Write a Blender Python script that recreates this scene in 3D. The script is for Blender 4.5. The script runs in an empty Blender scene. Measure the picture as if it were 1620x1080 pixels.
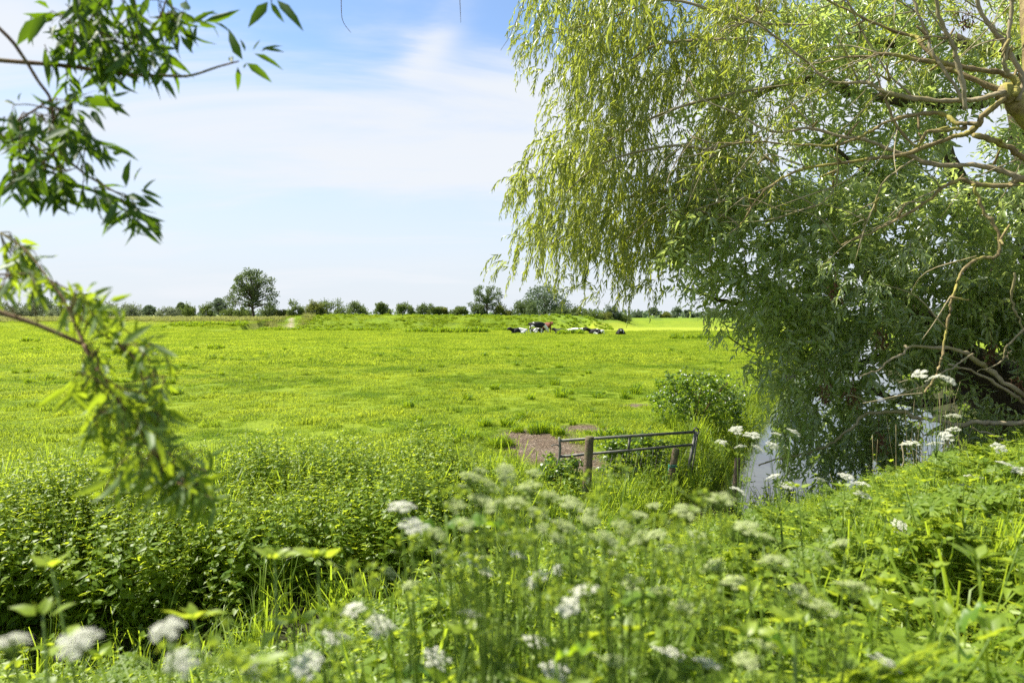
import bpy, math, random
import numpy as np
from mathutils import Vector

R = np.random.default_rng(11)
random.seed(5)
scene = bpy.context.scene
COL = scene.collection
CAMZ, FPX, HOR = 2.2, 1080.0, 498.0
TH = math.atan((540 - HOR) / FPX)
UPV = np.array([0, 0, 1.0])
DOWN = np.array([0, 0, -1.0])

# ------------------------------------------------------------------ maths
def P(px, py, d):
    """world point at forward distance d (metres along Y) seen in that direction"""
    x = (px - 810) / FPX; u = (540 - py) / FPX
    c, s = math.cos(TH), math.sin(TH)
    Y = c + u * s; Z = -s + u * c
    k = d / Y
    return np.array([x * k, d, CAMZ + Z * k])

def PA(px, py, d):
    px, py, d = [np.asarray(a, float) for a in (px, py, d)]
    x = (px - 810) / FPX; u = (540 - py) / FPX
    c, s = math.cos(TH), math.sin(TH)
    k = d / (c + u * s)
    return np.stack([x * k, d, CAMZ + (-s + u * c) * k], -1)

def norm(v):
    return v / np.maximum(np.linalg.norm(v, axis=-1, keepdims=True), 1e-9)

def sstep(a, b, x):
    t = np.clip((x - a) / (b - a), 0, 1)
    return t * t * (3 - 2 * t)

_gr = np.random.default_rng(3).random((64, 64))
def vnoise(x, y):
    x = np.asarray(x, float); y = np.asarray(y, float)
    xi = np.floor(x).astype(int); yi = np.floor(y).astype(int)
    fx = x - xi; fy = y - yi
    fx = fx * fx * (3 - 2 * fx); fy = fy * fy * (3 - 2 * fy)
    g = lambda a, b: _gr[a % 64, b % 64]
    return (g(xi, yi) * (1 - fx) + g(xi + 1, yi) * fx) * (1 - fy) + (g(xi, yi + 1) * (1 - fx) + g(xi + 1, yi + 1) * fx) * fy

def fnoise(x, y):
    return (vnoise(x, y) + .5 * vnoise(x * 2.1 + 7, y * 2.1 + 3) + .25 * vnoise(x * 4.3 + 1, y * 4.3 + 9)) / 1.75

# ------------------------------------------------------------------ terrain
DITCH = np.array([(-60, 3.2), (-14, 4.5), (-8, 4.95), (-1, 5.5), (1.2, 6.9), (3.3, 9.0), (5.5, 11.2), (9.6, 19.2),
                  (16.5, 34), (30, 60), (48, 92)], float)
DHALF = np.array([.75, .75, .75, .75, .7, 1.0, 2.0, 2.4, 1.8, 1.8, 1.8])
WATER_Z = -.6

def ditch_dist(x, y):
    """signed distance (positive on the field side), half width"""
    x = np.asarray(x, float); y = np.asarray(y, float)
    best = np.full(x.shape, 1e9); sgn = np.ones(x.shape); hw = np.ones(x.shape)
    for i in range(len(DITCH) - 1):
        a, b = DITCH[i], DITCH[i + 1]; ab = b - a; L2 = ab @ ab
        t = np.clip(((x - a[0]) * ab[0] + (y - a[1]) * ab[1]) / L2, 0, 1)
        dx = x - a[0] - t * ab[0]; dy = y - a[1] - t * ab[1]
        d = np.hypot(dx, dy)
        cr = ab[0] * dy - ab[1] * dx
        m = d < best
        best = np.where(m, d, best); sgn = np.where(m, np.sign(cr), sgn)
        hw = np.where(m, DHALF[i] + t * (DHALF[i + 1] - DHALF[i]), hw)
    return best * sgn, hw

def crest_h(x):
    return np.interp(x, [-130, -70, -42, -37, -33, -20, 0, 4, 8, 11, 16, 24, 60, 200],
                     [1.5, 1.45, 1.5, 1.55, 2.12, 2.1, 1.98, 1.95, 2.15, 2.0, 1.2, 1.55, 1.6, 1.7])
def crest_y(x):
    return np.interp(x, [-200, -36, 6, 12, 24, 200], [112, 109, 108, 110, 140, 150])

def ground_z(x, y):
    x = np.asarray(x, float); y = np.asarray(y, float)
    sd, hw = ditch_dist(x, y)
    near = np.interp(y + .0 * x, [0, 3, 10, 40], [.62, .58, .3, .0])
    nleft = np.interp(y, [0, 1.6, 3.0, 4.2, 10], [.62, .55, .12, -.28, -.28]); k_ = sstep(-1.8, .6, x); near = nleft * (1 - k_) + near * k_
    field = -.28 * np.exp(-((x - 1.6) ** 2 / 3 + (y - 9.6) ** 2 / 2.5)) + 0 * x
    far = np.where(sd > 0, field, near)
    ad = np.abs(sd)
    wob = .25 * (fnoise(x * 1.3, y * 1.3) - .5)
    t = sstep(0, 1.25, ad - hw * .75 + wob)
    bottom = np.where((x > -2.2) & (x < 3.1), -.5, -.95)
    z = bottom * (1 - t) + far * t
    z = z + .07 * (fnoise(x * .55, y * .55) - .5) * t + .05 * (fnoise(x * 2.5, y * 2.5) - .5) * t * (y < 60)
    cy = crest_y(x); ch = crest_h(x)
    w = np.where(x > 12, 16, 8.0)
    w = np.where(x < -38, 26, w)
    rise = sstep(cy - w, cy, y)
    fall = 1 - sstep(cy + 2, cy + 16, y) * .75 * sstep(-38, -34, x)
    z = z + ch * rise * fall
    z = z + (y > 90) * rise * .18 * (fnoise(x * .35, y * .5) - .5)
    return z

MUDS = [(.4, 11.9, .85, 1.4, .0), (1.25, 13.1, .9, .4, .2), (0, 12.6, .3, .25, .0), (3.1, 16.6, .5, .35, 0), (1.0, 10.9, .5, .6, 0)]
def mud_mask(x, y):
    m = np.zeros(np.shape(x))
    for cx, cy, a, b, _ in MUDS:
        q = ((x - cx) / a) ** 2 + ((y - cy) / b) ** 2
        m = np.maximum(m, 1 - sstep(.45, 1.25, q + .9 * (fnoise(x * 2.2, y * 2.2) - .5)))
    return m

# ------------------------------------------------------------------ mesh collection
class MB:
    def __init__(s):
        s.v = []; s.t = []; s.q = []; s.c = []; s.n = 0
    def add(s, v, tris=None, quads=None, tint=None):
        v = np.asarray(v, float)
        s.v.append(v)
        if tris is not None and len(tris): s.t.append(np.asarray(tris, int) + s.n)
        if quads is not None and len(quads): s.q.append(np.asarray(quads, int) + s.n)
        s.c.append(np.full(len(v), .5) if tint is None else np.broadcast_to(np.asarray(tint, float), (len(v),)))
        s.n += len(v)
    def mesh(s, name, smooth=True):
        v = np.concatenate(s.v) if s.v else np.zeros((0, 3))
        t = np.concatenate(s.t) if s.t else np.zeros((0, 3), int)
        q = np.concatenate(s.q) if s.q else np.zeros((0, 4), int)
        me = bpy.data.meshes.new(name)
        me.vertices.add(len(v)); me.vertices.foreach_set('co', v.astype(np.float32).ravel())
        li = np.concatenate([t.ravel(), q.ravel()]).astype(np.int32)
        ls = np.concatenate([np.arange(len(t)) * 3, len(t) * 3 + np.arange(len(q)) * 4]).astype(np.int32)
        me.loops.add(len(li)); me.loops.foreach_set('vertex_index', li)
        me.polygons.add(len(ls)); me.polygons.foreach_set('loop_start', ls)
        me.polygons.foreach_set('use_smooth', np.full(len(ls), smooth))
        a = me.attributes.new('tint', 'FLOAT', 'POINT')
        a.data.foreach_set('value', np.concatenate(s.c).astype(np.float32) if s.c else np.zeros(0, np.float32))
        me.update(calc_edges=True)
        return me
    def build(s, name, mat, parent=None, smooth=True, origin=None):
        if origin is not None:
            s.v = [a - np.asarray(origin) for a in s.v]
        me = s.mesh(name, smooth)
        o = bpy.data.objects.new(name, me)
        COL.objects.link(o)
        if mat: me.materials.append(mat)
        if parent:
            o.parent = parent
            if origin is None:
                o.matrix_parent_inverse = parent.matrix_basis.inverted()
        elif origin is not None:
            o.location = origin
        return o

def tag(o, label=None, cat=None, group=None, kind=None):
    if label: o['label'] = label
    if cat: o['category'] = cat
    if group: o['group'] = group
    if kind: o['kind'] = kind
    return o

def empty(name, loc, label, cat, group=None):
    o = bpy.data.objects.new(name, None)
    COL.objects.link(o); o.location = loc; o.empty_display_size = .2
    return tag(o, label, cat, group)

def smooth_path(pts, rad, n=6):
    pts = np.asarray(pts, float); rad = np.asarray(rad, float)
    if len(pts) < 3:
        t = np.linspace(0, 1, n + 1)[:, None]
        return pts[0] + (pts[-1] - pts[0]) * t, rad[0] + (rad[-1] - rad[0]) * t[:, 0]
    e = np.vstack([2 * pts[0] - pts[1], pts, 2 * pts[-1] - pts[-2]])
    out = []; ro = []
    for i in range(len(pts) - 1):
        p0, p1, p2, p3 = e[i:i + 4]
        for k in range(n):
            t = k / n
            out.append(.5 * (2 * p1 + (p2 - p0) * t + (2 * p0 - 5 * p1 + 4 * p2 - p3) * t * t + (3 * p1 - p0 - 3 * p2 + p3) * t ** 3))
            ro.append(rad[i] * (1 - t) + rad[i + 1] * t)
    out.append(pts[-1]); ro.append(rad[-1])
    return np.array(out), np.array(ro)

def tube(mb, pts, rad, sides=8, rough=0.0, tint=.5, n=6, smooth=True, wig=0.0):
    pts = np.asarray(pts, float)
    rad = np.broadcast_to(np.asarray(rad, float), (len(pts),))
    if smooth: pts, rad = smooth_path(pts, rad, n)
    m = len(pts)
    if wig:
        w = np.cumsum(R.normal(size=(m, 3)), 0); w -= np.linspace(0, 1, m)[:, None] * w[-1]; pts = pts + w * wig
        rad = rad * (1 + .16 * R.normal(size=m).clip(-1, 2))
    tg = norm(np.gradient(pts, axis=0))
    ref = np.array([.31, .17, .93])
    if abs(tg[0] @ ref) > .9: ref = np.array([.9, .3, .1])
    a = norm(np.cross(tg, ref)); b = np.cross(tg, a)
    ang = np.linspace(0, 2 * np.pi, sides, endpoint=False)
    rr = rad[:, None] * (1 + rough * R.normal(size=(m, sides)))
    v = pts[:, None] + rr[..., None] * (a[:, None] * np.cos(ang)[None, :, None] + b[:, None] * np.sin(ang)[None, :, None])
    v = v.reshape(-1, 3)
    i = np.arange(m - 1)[:, None] * sides; j = np.arange(sides)[None]; j2 = (j + 1) % sides
    q = np.stack([i + j, i + j2, i + sides + j2, i + sides + j], -1).reshape(-1, 4)
    v = np.vstack([v, pts[0], pts[-1]])
    k = np.arange(sides); k2 = (k + 1) % sides
    tr = np.vstack([np.stack([k2, k, np.full(sides, m * sides)], -1),
                    np.stack([(m - 1) * sides + k, (m - 1) * sides + k2, np.full(sides, m * sides + 1)], -1)])
    mb.add(v, tr, q, tint)

# leaf templates: along x, width y, normal z
LEAF = np.array([(0, 0, 0), (.3, .5, .12), (.3, 0, 0), (.3, -.5, .12), (.65, .38, .05), (.65, 0, -.05), (.65, -.38, .05), (1, 0, -.2)])
LEAF_T = np.array([(0, 3, 2), (0, 2, 1), (5, 6, 7), (5, 7, 4)])
LEAF_Q = np.array([(2, 3, 6, 5), (2, 5, 4, 1)])
OVATE = np.array([(0, 0, 0), (.22, .62, .10), (.22, 0, 0), (.22, -.62, .10), (.6, .42, .02), (.6, 0, -.08), (.6, -.42, .02), (1, 0, -.3)])
CARD = np.array([(0, 0, 0), (.45, .5, .1), (.5, -.5, -.05), (1, .05, 0)])
CARD_T = np.array([(0, 2, 3), (0, 3, 1)])

def leaves(mb, pos, dr, nrm, ln, wd, tint=None, tpl=LEAF, tri=LEAF_T, quad=LEAF_Q, curl=1.0):
    N = len(pos)
    if N == 0: return
    ln = np.broadcast_to(np.asarray(ln, float), (N,)); wd = np.broadcast_to(np.asarray(wd, float), (N,))
    dr = norm(dr)
    sd = norm(np.cross(nrm, dr)); nn = np.cross(dr, sd)
    T = tpl
    cz = R.uniform(.3, 1.8, N) * curl
    v = (pos[:, None] + dr[:, None] * (T[None, :, 0:1] * ln[:, None, None]) + sd[:, None] * (T[None, :, 1:2] * wd[:, None, None])
         + nn[:, None] * (T[None, :, 2:3] * (ln * .55 * cz)[:, None, None]))
    k = len(T); off = (np.arange(N) * k)[:, None, None]
    if tint is None: tint = R.random(N)
    tt = (tri[None] + off).reshape(-1, 3)
    qq = (quad[None] + off).reshape(-1, 4) if quad is not None else None
    mb.add(v.reshape(-1, 3), tt, qq, np.repeat(tint, k))

def rvec(n):
    return norm(R.normal(size=(n, 3)))

def shoots(lm, tm, p0, d0, L, nstep, droop=.15, wob=.08, ll=.1, lw=.016, spread=.6, hang=.3, skip=0, twr=.002, per=1,
           tintbase=None, tpl=LEAF, upn=0.0):
    """vectorised leafy shoots: leaves into lm, twigs into tm"""
    N = len(p0); p = p0.copy(); d = norm(d0); L = np.broadcast_to(np.asarray(L, float), (N,))
    pts = [p.copy()]
    tb = R.random(N) if tintbase is None else tintbase
    side0 = norm(np.cross(d, rvec(N)))
    for k in range(nstep):
        d = norm(d + DOWN * droop + R.normal(size=(N, 3)) * wob)
        p = p + d * (L / nstep)[:, None]
        pts.append(p.copy())
        if k < skip: continue
        for j in range(per):
            sg = 1 if (k + j) % 2 else -1
            side0 = norm(side0 - d * np.sum(side0 * d, -1, keepdims=True))
            sd = norm(side0 * sg + .55 * R.normal(size=(N, 3)))
            ld = norm(d * (1 - spread) + sd * spread + DOWN * hang)
            nn = rvec(N) + UPV * upn
            ls = ll * R.uniform(.6, 1.15, N) * (1 if k < nstep - 2 else .7)
            leaves(lm, p + R.normal(size=(N, 3)) * .004, ld, nn, ls, ls * (lw / ll) * R.uniform(.8, 1.2, N),
                   np.clip(tb * .6 + R.random(N) * .4, 0, 1), tpl)
    if tm is not None:
        pts = np.array(pts)                                   # (K,N,3)
        K = len(pts); ang = np.array([0, 2.1, 4.2])
        rad = twr * np.linspace(1, .45, K)
        off = np.stack([np.cos(ang), np.sin(ang), .0 * ang], -1)
        v = pts[:, :, None] + off[None, None] * rad[:, None, None, None]
        v = v.transpose(1, 0, 2, 3).reshape(-1, 3)
        b = (np.arange(N) * K * 3)[:, None, None] + (np.arange(K - 1) * 3)[None, :, None]
        q = [np.stack([b + a, b + (a + 1) % 3, b + 3 + (a + 1) % 3, b + 3 + a], -1).reshape(-1, 4) for a in range(3)]
        tm.add(v, None, np.concatenate(q))

# ------------------------------------------------------------------ materials
def newmat(name):
    m = bpy.data.materials.new(name); m.use_nodes = True
    nt = m.node_tree; nt.nodes.clear()
    out = nt.nodes.new('ShaderNodeOutputMaterial')
    return m, nt, out

def N_(nt, typ, **kw):
    n = nt.nodes.new(typ)
    for k, v in kw.items():
        if k in n.inputs.keys() if hasattr(n.inputs, 'keys') else False: n.inputs[k].default_value = v
        else: setattr(n, k, v)
    return n

def mixc(nt, fac, a, b):
    n = nt.nodes.new('ShaderNodeMix'); n.data_type = 'RGBA'
    def put(s, v):
        if isinstance(v, (tuple, list)): s.default_value = (*v[:3], 1)
        elif isinstance(v, float): s.default_value = v
        else: nt.links.new(v, s)
    put(n.inputs[0], fac); put(n.inputs[6], a); put(n.inputs[7], b)
    return n.outputs[2]

def mth(nt, op, a, b=None, c=None):
    n = nt.nodes.new('ShaderNodeMath'); n.operation = op
    for i, v in enumerate((a, b, c)):
        if v is None: continue
        if isinstance(v, (int, float)): n.inputs[i].default_value = v
        else: nt.links.new(v, n.inputs[i])
    return n.outputs[0]

def noise(nt, scale, detail=3, vec=None, rough=.55):
    n = nt.nodes.new('ShaderNodeTexNoise'); n.inputs['Scale'].default_value = scale
    n.inputs['Detail'].default_value = detail; n.inputs['Roughness'].default_value = rough
    if vec is not None: nt.links.new(vec, n.inputs['Vector'])
    return n.outputs['Fac']

def ramp(nt, fac, stops):
    n = nt.nodes.new('ShaderNodeValToRGB'); nt.links.new(fac, n.inputs[0])
    e = n.color_ramp.elements
    while len(e) < len(stops): e.new(.5)
    for k, (p, c) in enumerate(stops):
        e[k].position = p; e[k].color = (*c, 1) if isinstance(c, (tuple, list)) else (c, c, c, 1)
    return n.outputs[0]

def leaf_mat(name, a, b, trans, tfac=.42, rough=.42, spec=.4, under=None, world_noise=None, inst=0.0, pale=None):
    """a..b leaf colours by tint, trans = light coming through, under = paler underside"""
    m, nt, out = newmat(name)
    at = nt.nodes.new('ShaderNodeAttribute'); at.attribute_name = 'tint'
    fac = at.outputs['Fac']
    if inst:
        oi = nt.nodes.new('ShaderNodeObjectInfo')
        fac = mth(nt, 'ADD', mth(nt, 'MULTIPLY', fac, 1 - inst), mth(nt, 'MULTIPLY', oi.outputs['Random'], inst))
    geo = nt.nodes.new('ShaderNodeNewGeometry')
    col = mixc(nt, fac, a, b)
    tcol = mixc(nt, fac, trans, tuple(min(1, c * 1.25) for c in trans))
    if world_noise:
        sc, c2, amt = world_noise
        nf = ramp(nt, noise(nt, sc, 4, geo.outputs['Position']), [(.38, 0.0), (.62, 1.0)])
        col = mixc(nt, mth(nt, 'MULTIPLY', nf, amt), col, c2)
        tcol = mixc(nt, mth(nt, 'MULTIPLY', nf, amt), tcol, tuple(c * 1.6 for c in c2))
    if pale:
        sc, c2, amt = pale
        nf = ramp(nt, noise(nt, sc, 5, geo.outputs['Position'], .6), [(.48, 0.0), (.66, 1.0)])
        col = mixc(nt, mth(nt, 'MULTIPLY', nf, amt), col, c2)
    if under:
        col = mixc(nt, mth(nt, 'MULTIPLY', geo.outputs['Backfacing'], .8), col, under)
    p = nt.nodes.new('ShaderNodeBsdfPrincipled')
    p.inputs['Roughness'].default_value = rough; p.inputs['Specular IOR Level'].default_value = spec
    nt.links.new(col, p.inputs['Base Color'])
    t = nt.nodes.new('ShaderNodeBsdfTranslucent'); nt.links.new(tcol, t.inputs['Color'])
    mx = nt.nodes.new('ShaderNodeMixShader'); mx.inputs[0].default_value = tfac
    nt.links.new(p.outputs[0], mx.inputs[1]); nt.links.new(t.outputs[0], mx.inputs[2])
    nt.links.new(mx.outputs[0], out.inputs[0])
    return m

def bark_mat(name, a, b, c, scale=9, bump=.6):
    m, nt, out = newmat(name)
    tc = nt.nodes.new('ShaderNodeTexCoord')
    n1 = noise(nt, scale, 6, tc.outputs['Object'], .65); n2 = noise(nt, scale * .35, 3, tc.outputs['Object'])
    col = mixc(nt, ramp(nt, n1, [(.35, 0.0), (.65, 1.0)]), a, b)
    col = mixc(nt, ramp(nt, n2, [(.5, 0.0), (.62, 1.0)]), col, c)
    p = nt.nodes.new('ShaderNodeBsdfPrincipled'); p.inputs['Roughness'].default_value = .85
    p.inputs['Specular IOR Level'].default_value = .2
    nt.links.new(col, p.inputs['Base Color'])
    bp = nt.nodes.new('ShaderNodeBump'); bp.inputs['Strength'].default_value = bump; bp.inputs['Distance'].default_value = .02
    nt.links.new(noise(nt, scale * 3, 5, tc.outputs['Object'], .7), bp.inputs['Height']); nt.links.new(bp.outputs[0], p.inputs['Normal'])
    nt.links.new(p.outputs[0], out.inputs[0])
    return m

M = {}
M['weep'] = leaf_mat('weeping_willow_leaf', (.05, .105, .014), (.29, .28, .055), (.46, .52, .05), .45, .35, .5, under=(.18, .22, .08))
M['dense'] = leaf_mat('white_willow_leaf', (.085, .145, .035), (.255, .325, .095), (.50, .61, .13), .48, .30, .95, under=(.33, .37, .22))
M['near'] = leaf_mat('near_willow_leaf', (.02, .055, .008), (.055, .115, .012), (.15, .26, .006), .40, .55, .25, under=(.06, .11, .03))  # darkness of leaves seen against the sky is put into these colours
M['nearlit'] = leaf_mat('sunlit_willow_leaf', (.05, .11, .012), (.13, .20, .02), (.38, .50, .02), .45, .5, .3, under=(.12, .18, .06))  # same willow leaf with sunlight put into the lighter colours
M['grass'] = leaf_mat('pasture_grass_blade', (.125, .195, .016), (.225, .28, .03), (.46, .54, .035), .5, .55, .12, inst=.25,
                      world_noise=(.30, (.065, .145, .005), .7), pale=(.16, (.25, .27, .03), .5))
M['fargrass'] = leaf_mat('far_pasture_grass', (.14, .21, .018), (.235, .29, .034), (.46, .54, .035), .5, .6, .08,
                      world_noise=(.22, (.08, .16, .006), .5), pale=(.12, (.24, .27, .03), .4))
M['tussock'] = leaf_mat('rank_grass_blade', (.055, .125, .006), (.12, .21, .01), (.34, .46, .014), .45, .5, .2, inst=.2)
M['dry'] = leaf_mat('dry_grass_stem', (.30, .25, .12), (.45, .38, .20), (.4, .34, .16), .3, .6, .2)
M['rough'] = leaf_mat('rough_field_weed', (.13, .16, .04), (.30, .28, .10), (.40, .42, .10), .4, .6, .2, inst=.4)
M['blade'] = leaf_mat('ditch_grass_blade', (.09, .16, .012), (.18, .255, .022), (.42, .55, .03), .48, .45, .25, inst=.3)
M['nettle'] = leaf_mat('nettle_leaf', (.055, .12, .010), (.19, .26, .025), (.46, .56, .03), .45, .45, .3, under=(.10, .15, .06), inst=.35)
M['herb'] = leaf_mat('bank_herb_leaf', (.12, .20, .014), (.26, .33, .04), (.52, .62, .04), .45, .4, .4, inst=.4)
M['fern'] = leaf_mat('cow_parsley_leaf', (.09, .16, .015), (.18, .25, .035), (.40, .50, .04), .45, .5, .3)
M['dock'] = leaf_mat('dock_leaf', (.07, .15, .012), (.13, .21, .02), (.36, .52, .015), .45, .42, .3, under=(.13, .2, .05))
M['petal'] = leaf_mat('cow_parsley_petal', (.50, .50, .40), (.70, .70, .58), (.55, .55, .40), .35, .6, .2)
M['faded'] = leaf_mat('faded_umbel', (.26, .31, .11), (.48, .52, .27), (.45, .52, .16), .35, .6, .2)
M['stalk'] = leaf_mat('green_stalk', (.12, .2, .03), (.2, .28, .05), (.3, .4, .05), .25, .4, .4)
M['bramble'] = leaf_mat('bramble_leaf', (.035, .085, .010), (.11, .18, .02), (.30, .44, .02), .40, .35, .5, under=(.14, .18, .10))
M['deadleaf'] = leaf_mat('dead_leaf', (.07, .035, .018), (.16, .085, .04), (.2, .1, .04), .25, .7, .2)
M['bark'] = bark_mat('lichen_bark', (.15, .11, .05), (.30, .24, .11), (.29, .26, .06), 10)
M['greybark'] = bark_mat('grey_smooth_bark', (.22, .18, .10), (.34, .29, .18), (.23, .20, .09), 6, .3)
M['darkbark'] = bark_mat('dark_bark', (.055, .042, .028), (.125, .098, .066), (.10, .095, .045), 6, 1.0)
M['twig'] = bark_mat('brown_twig', (.10, .06, .03), (.17, .11, .05), (.14, .12, .04), 20, .2)
M['postwood'] = bark_mat('weathered_post_wood', (.10, .07, .045), (.20, .15, .10), (.12, .12, .05), 14, .8)
def far_leaf(name, a, b, tr): return leaf_mat(name, a, b, tr, .3, .6, .15)
M['far_dark'] = far_leaf('far_tree_dark_leaf', (.060, .092, .034), (.115, .155, .05), (.17, .23, .06))  # leaf colours paled a little to stand in for haze
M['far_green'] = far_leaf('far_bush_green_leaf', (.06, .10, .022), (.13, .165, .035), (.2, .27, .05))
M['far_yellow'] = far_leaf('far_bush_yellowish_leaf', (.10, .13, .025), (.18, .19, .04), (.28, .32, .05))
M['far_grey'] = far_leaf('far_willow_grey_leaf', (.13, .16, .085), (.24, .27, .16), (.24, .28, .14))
M['far_blue'] = far_leaf('far_tree_bluish_leaf', (.085, .12, .075), (.14, .18, .10), (.16, .22, .10))  # haze of distance mixed into the leaf colour as pale blue-green

def metal_mat():
    m, nt, out = newmat('galvanised_gate_steel')
    tc = nt.nodes.new('ShaderNodeTexCoord')
    n1 = noise(nt, 25, 5, tc.outputs['Object'])
    p = nt.nodes.new('ShaderNodeBsdfPrincipled')
    nt.links.new(mixc(nt, ramp(nt, n1, [(.4, 0.0), (.7, 1.0)]), (.11, .11, .095), (.21, .195, .155)), p.inputs['Base Color'])
    p.inputs['Metallic'].default_value = .35; p.inputs['Roughness'].default_value = .65
    nt.links.new(p.outputs[0], out.inputs[0]); return m
M['metal'] = metal_mat()
def plain(name, c, rough=.6):
    m, nt, out = newmat(name)
    tc = nt.nodes.new('ShaderNodeTexCoord')
    p = nt.nodes.new('ShaderNodeBsdfPrincipled'); p.inputs['Roughness'].default_value = rough
    nt.links.new(mixc(nt, noise(nt, 8, 3, tc.outputs['Object']), tuple(x * .8 for x in c), tuple(min(1, x * 1.2) for x in c)), p.inputs['Base Color'])
    nt.links.new(p.outputs[0], out.inputs[0]); return m
M['rope'] = plain('green_plastic_twine', (.05, .25, .16))

def cow_mat(name, dark, seed, th, fx=0.0, fz=0.0, x0=0.0):
    m, nt, out = newmat(name)
    tc = nt.nodes.new('ShaderNodeTexCoord')
    mp = nt.nodes.new('ShaderNodeMapping'); mp.inputs['Location'].default_value = (seed * 3.1, seed * 1.7, seed)
    nt.links.new(tc.outputs['Object'], mp.inputs[0])
    sx = nt.nodes.new('ShaderNodeSeparateXYZ'); nt.links.new(tc.outputs['Object'], sx.inputs[0])
    v = mth(nt, 'ADD', noise(nt, 1.35, 1.5, mp.outputs[0]), mth(nt, 'MULTIPLY', mth(nt, 'ADD', sx.outputs[0], -x0), fx))
    v = mth(nt, 'ADD', v, mth(nt, 'MULTIPLY', mth(nt, 'ADD', sx.outputs[2], -.75), fz))
    f = ramp(nt, v, [(th, 0.0), (th + .02, 1.0)])
    p = nt.nodes.new('ShaderNodeBsdfPrincipled'); p.inputs['Roughness'].default_value = .7; p.inputs['Specular IOR Level'].default_value = .25
    nt.links.new(mixc(nt, f, dark, (.75, .73, .68)), p.inputs['Base Color'])
    nt.links.new(p.outputs[0], out.inputs[0]); return m

def ground_mat():
    m, nt, out = newmat('pasture_ground')
    geo = nt.nodes.new('ShaderNodeNewGeometry'); pos = geo.outputs['Position']
    def attr(n):
        a = nt.nodes.new('ShaderNodeAttribute'); a.attribute_name = n; return a.outputs['Fac']
    big = ramp(nt, noise(nt, .10, 4, pos), [(.35, 0.0), (.65, 1.0)])
    mid = ramp(nt, noise(nt, .6, 5, pos), [(.38, 0.0), (.66, 1.0)])
    fine = ramp(nt, noise(nt, 9, 6, pos, .7), [(.35, 0.0), (.7, 1.0)])
    g = mixc(nt, mid, (.21, .275, .014), (.14, .21, .011))
    g = mixc(nt, mth(nt, 'MULTIPLY', big, .5), g, (.21, .26, .02))
    g = mixc(nt, mth(nt, 'MULTIPLY', fine, .5), g, (.07, .12, .01))
    dry = mixc(nt, fine, (.24, .24, .07), (.15, .16, .04))
    g = mixc(nt, attr('dry'), g, dry)
    g = mixc(nt, attr('mow'), g, mixc(nt, big, (.26, .30, .025), (.22, .275, .018)))
    dk = mixc(nt, fine, (.05, .095, .016), (.12, .16, .03))
    g = mixc(nt, attr('dike'), g, mixc(nt, ramp(nt, noise(nt, .45, 5, pos, .7), [(.46, 0.0), (.66, 1.0)]), (.15, .225, .016), dk))
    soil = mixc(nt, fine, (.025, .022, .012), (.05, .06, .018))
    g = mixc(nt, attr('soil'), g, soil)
    crumbs = ramp(nt, noise(nt, 22, 6, pos, .75), [(.38, 0.0), (.62, 1.0)])
    mud = mixc(nt, crumbs, (.125, .082, .052), (.42, .32, .225))
    mud = mixc(nt, ramp(nt, noise(nt, 2.5, 3, pos), [(.45, 0.0), (.65, 1.0)]), mud, mixc(nt, crumbs, (.20, .145, .10), (.50, .40, .30)))
    g = mixc(nt, attr('mud'), g, mud)
    sand = mixc(nt, crumbs, (.26, .22, .15), (.42, .36, .27))
    g = mixc(nt, attr('sand'), g, sand)
    p = nt.nodes.new('ShaderNodeBsdfPrincipled'); p.inputs['Roughness'].default_value = .9; p.inputs['Specular IOR Level'].default_value = .1
    nt.links.new(g, p.inputs['Base Color'])
    bp = nt.nodes.new('ShaderNodeBump'); bp.inputs['Strength'].default_value = .9; bp.inputs['Distance'].default_value = .06
    hh = mth(nt, 'ADD', noise(nt, 14, 6, pos, .7), mth(nt, 'MULTIPLY', noise(nt, 3, 4, pos), 1.5))
    hh = mth(nt, 'ADD', hh, mth(nt, 'MULTIPLY', mth(nt, 'MULTIPLY', crumbs, attr('mud')), 1.6))
    nt.links.new(hh, bp.inputs['Height']); nt.links.new(bp.outputs[0], p.inputs['Normal'])
    nt.links.new(p.outputs[0], out.inputs[0]); return m

# ------------------------------------------------------------------ camera, sun, sky
cam = bpy.data.cameras.new('camera'); co = bpy.data.objects.new('camera', cam); COL.objects.link(co)
cam.sensor_width = 36; cam.lens = 24; cam.clip_end = 9000; cam.clip_start = .05
co.location = (0, 0, CAMZ); co.rotation_euler = (math.pi / 2 - TH, 0, 0)
cam.dof.use_dof = True; cam.dof.focus_distance = 14; cam.dof.aperture_fstop = 2.8
scene.camera = co

AZ, EL = math.radians(-72), math.radians(56)
S = Vector((math.sin(AZ) * math.cos(EL), math.cos(AZ) * math.cos(EL), math.sin(EL)))
sl = bpy.data.lights.new('sun', 'SUN'); so = bpy.data.objects.new('sun', sl); COL.objects.link(so)
sl.energy = 5.0; sl.angle = math.radians(.5); sl.color = (1, .95, .86)
so.rotation_euler = (-S).to_track_quat('-Z', 'Y').to_euler()

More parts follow.
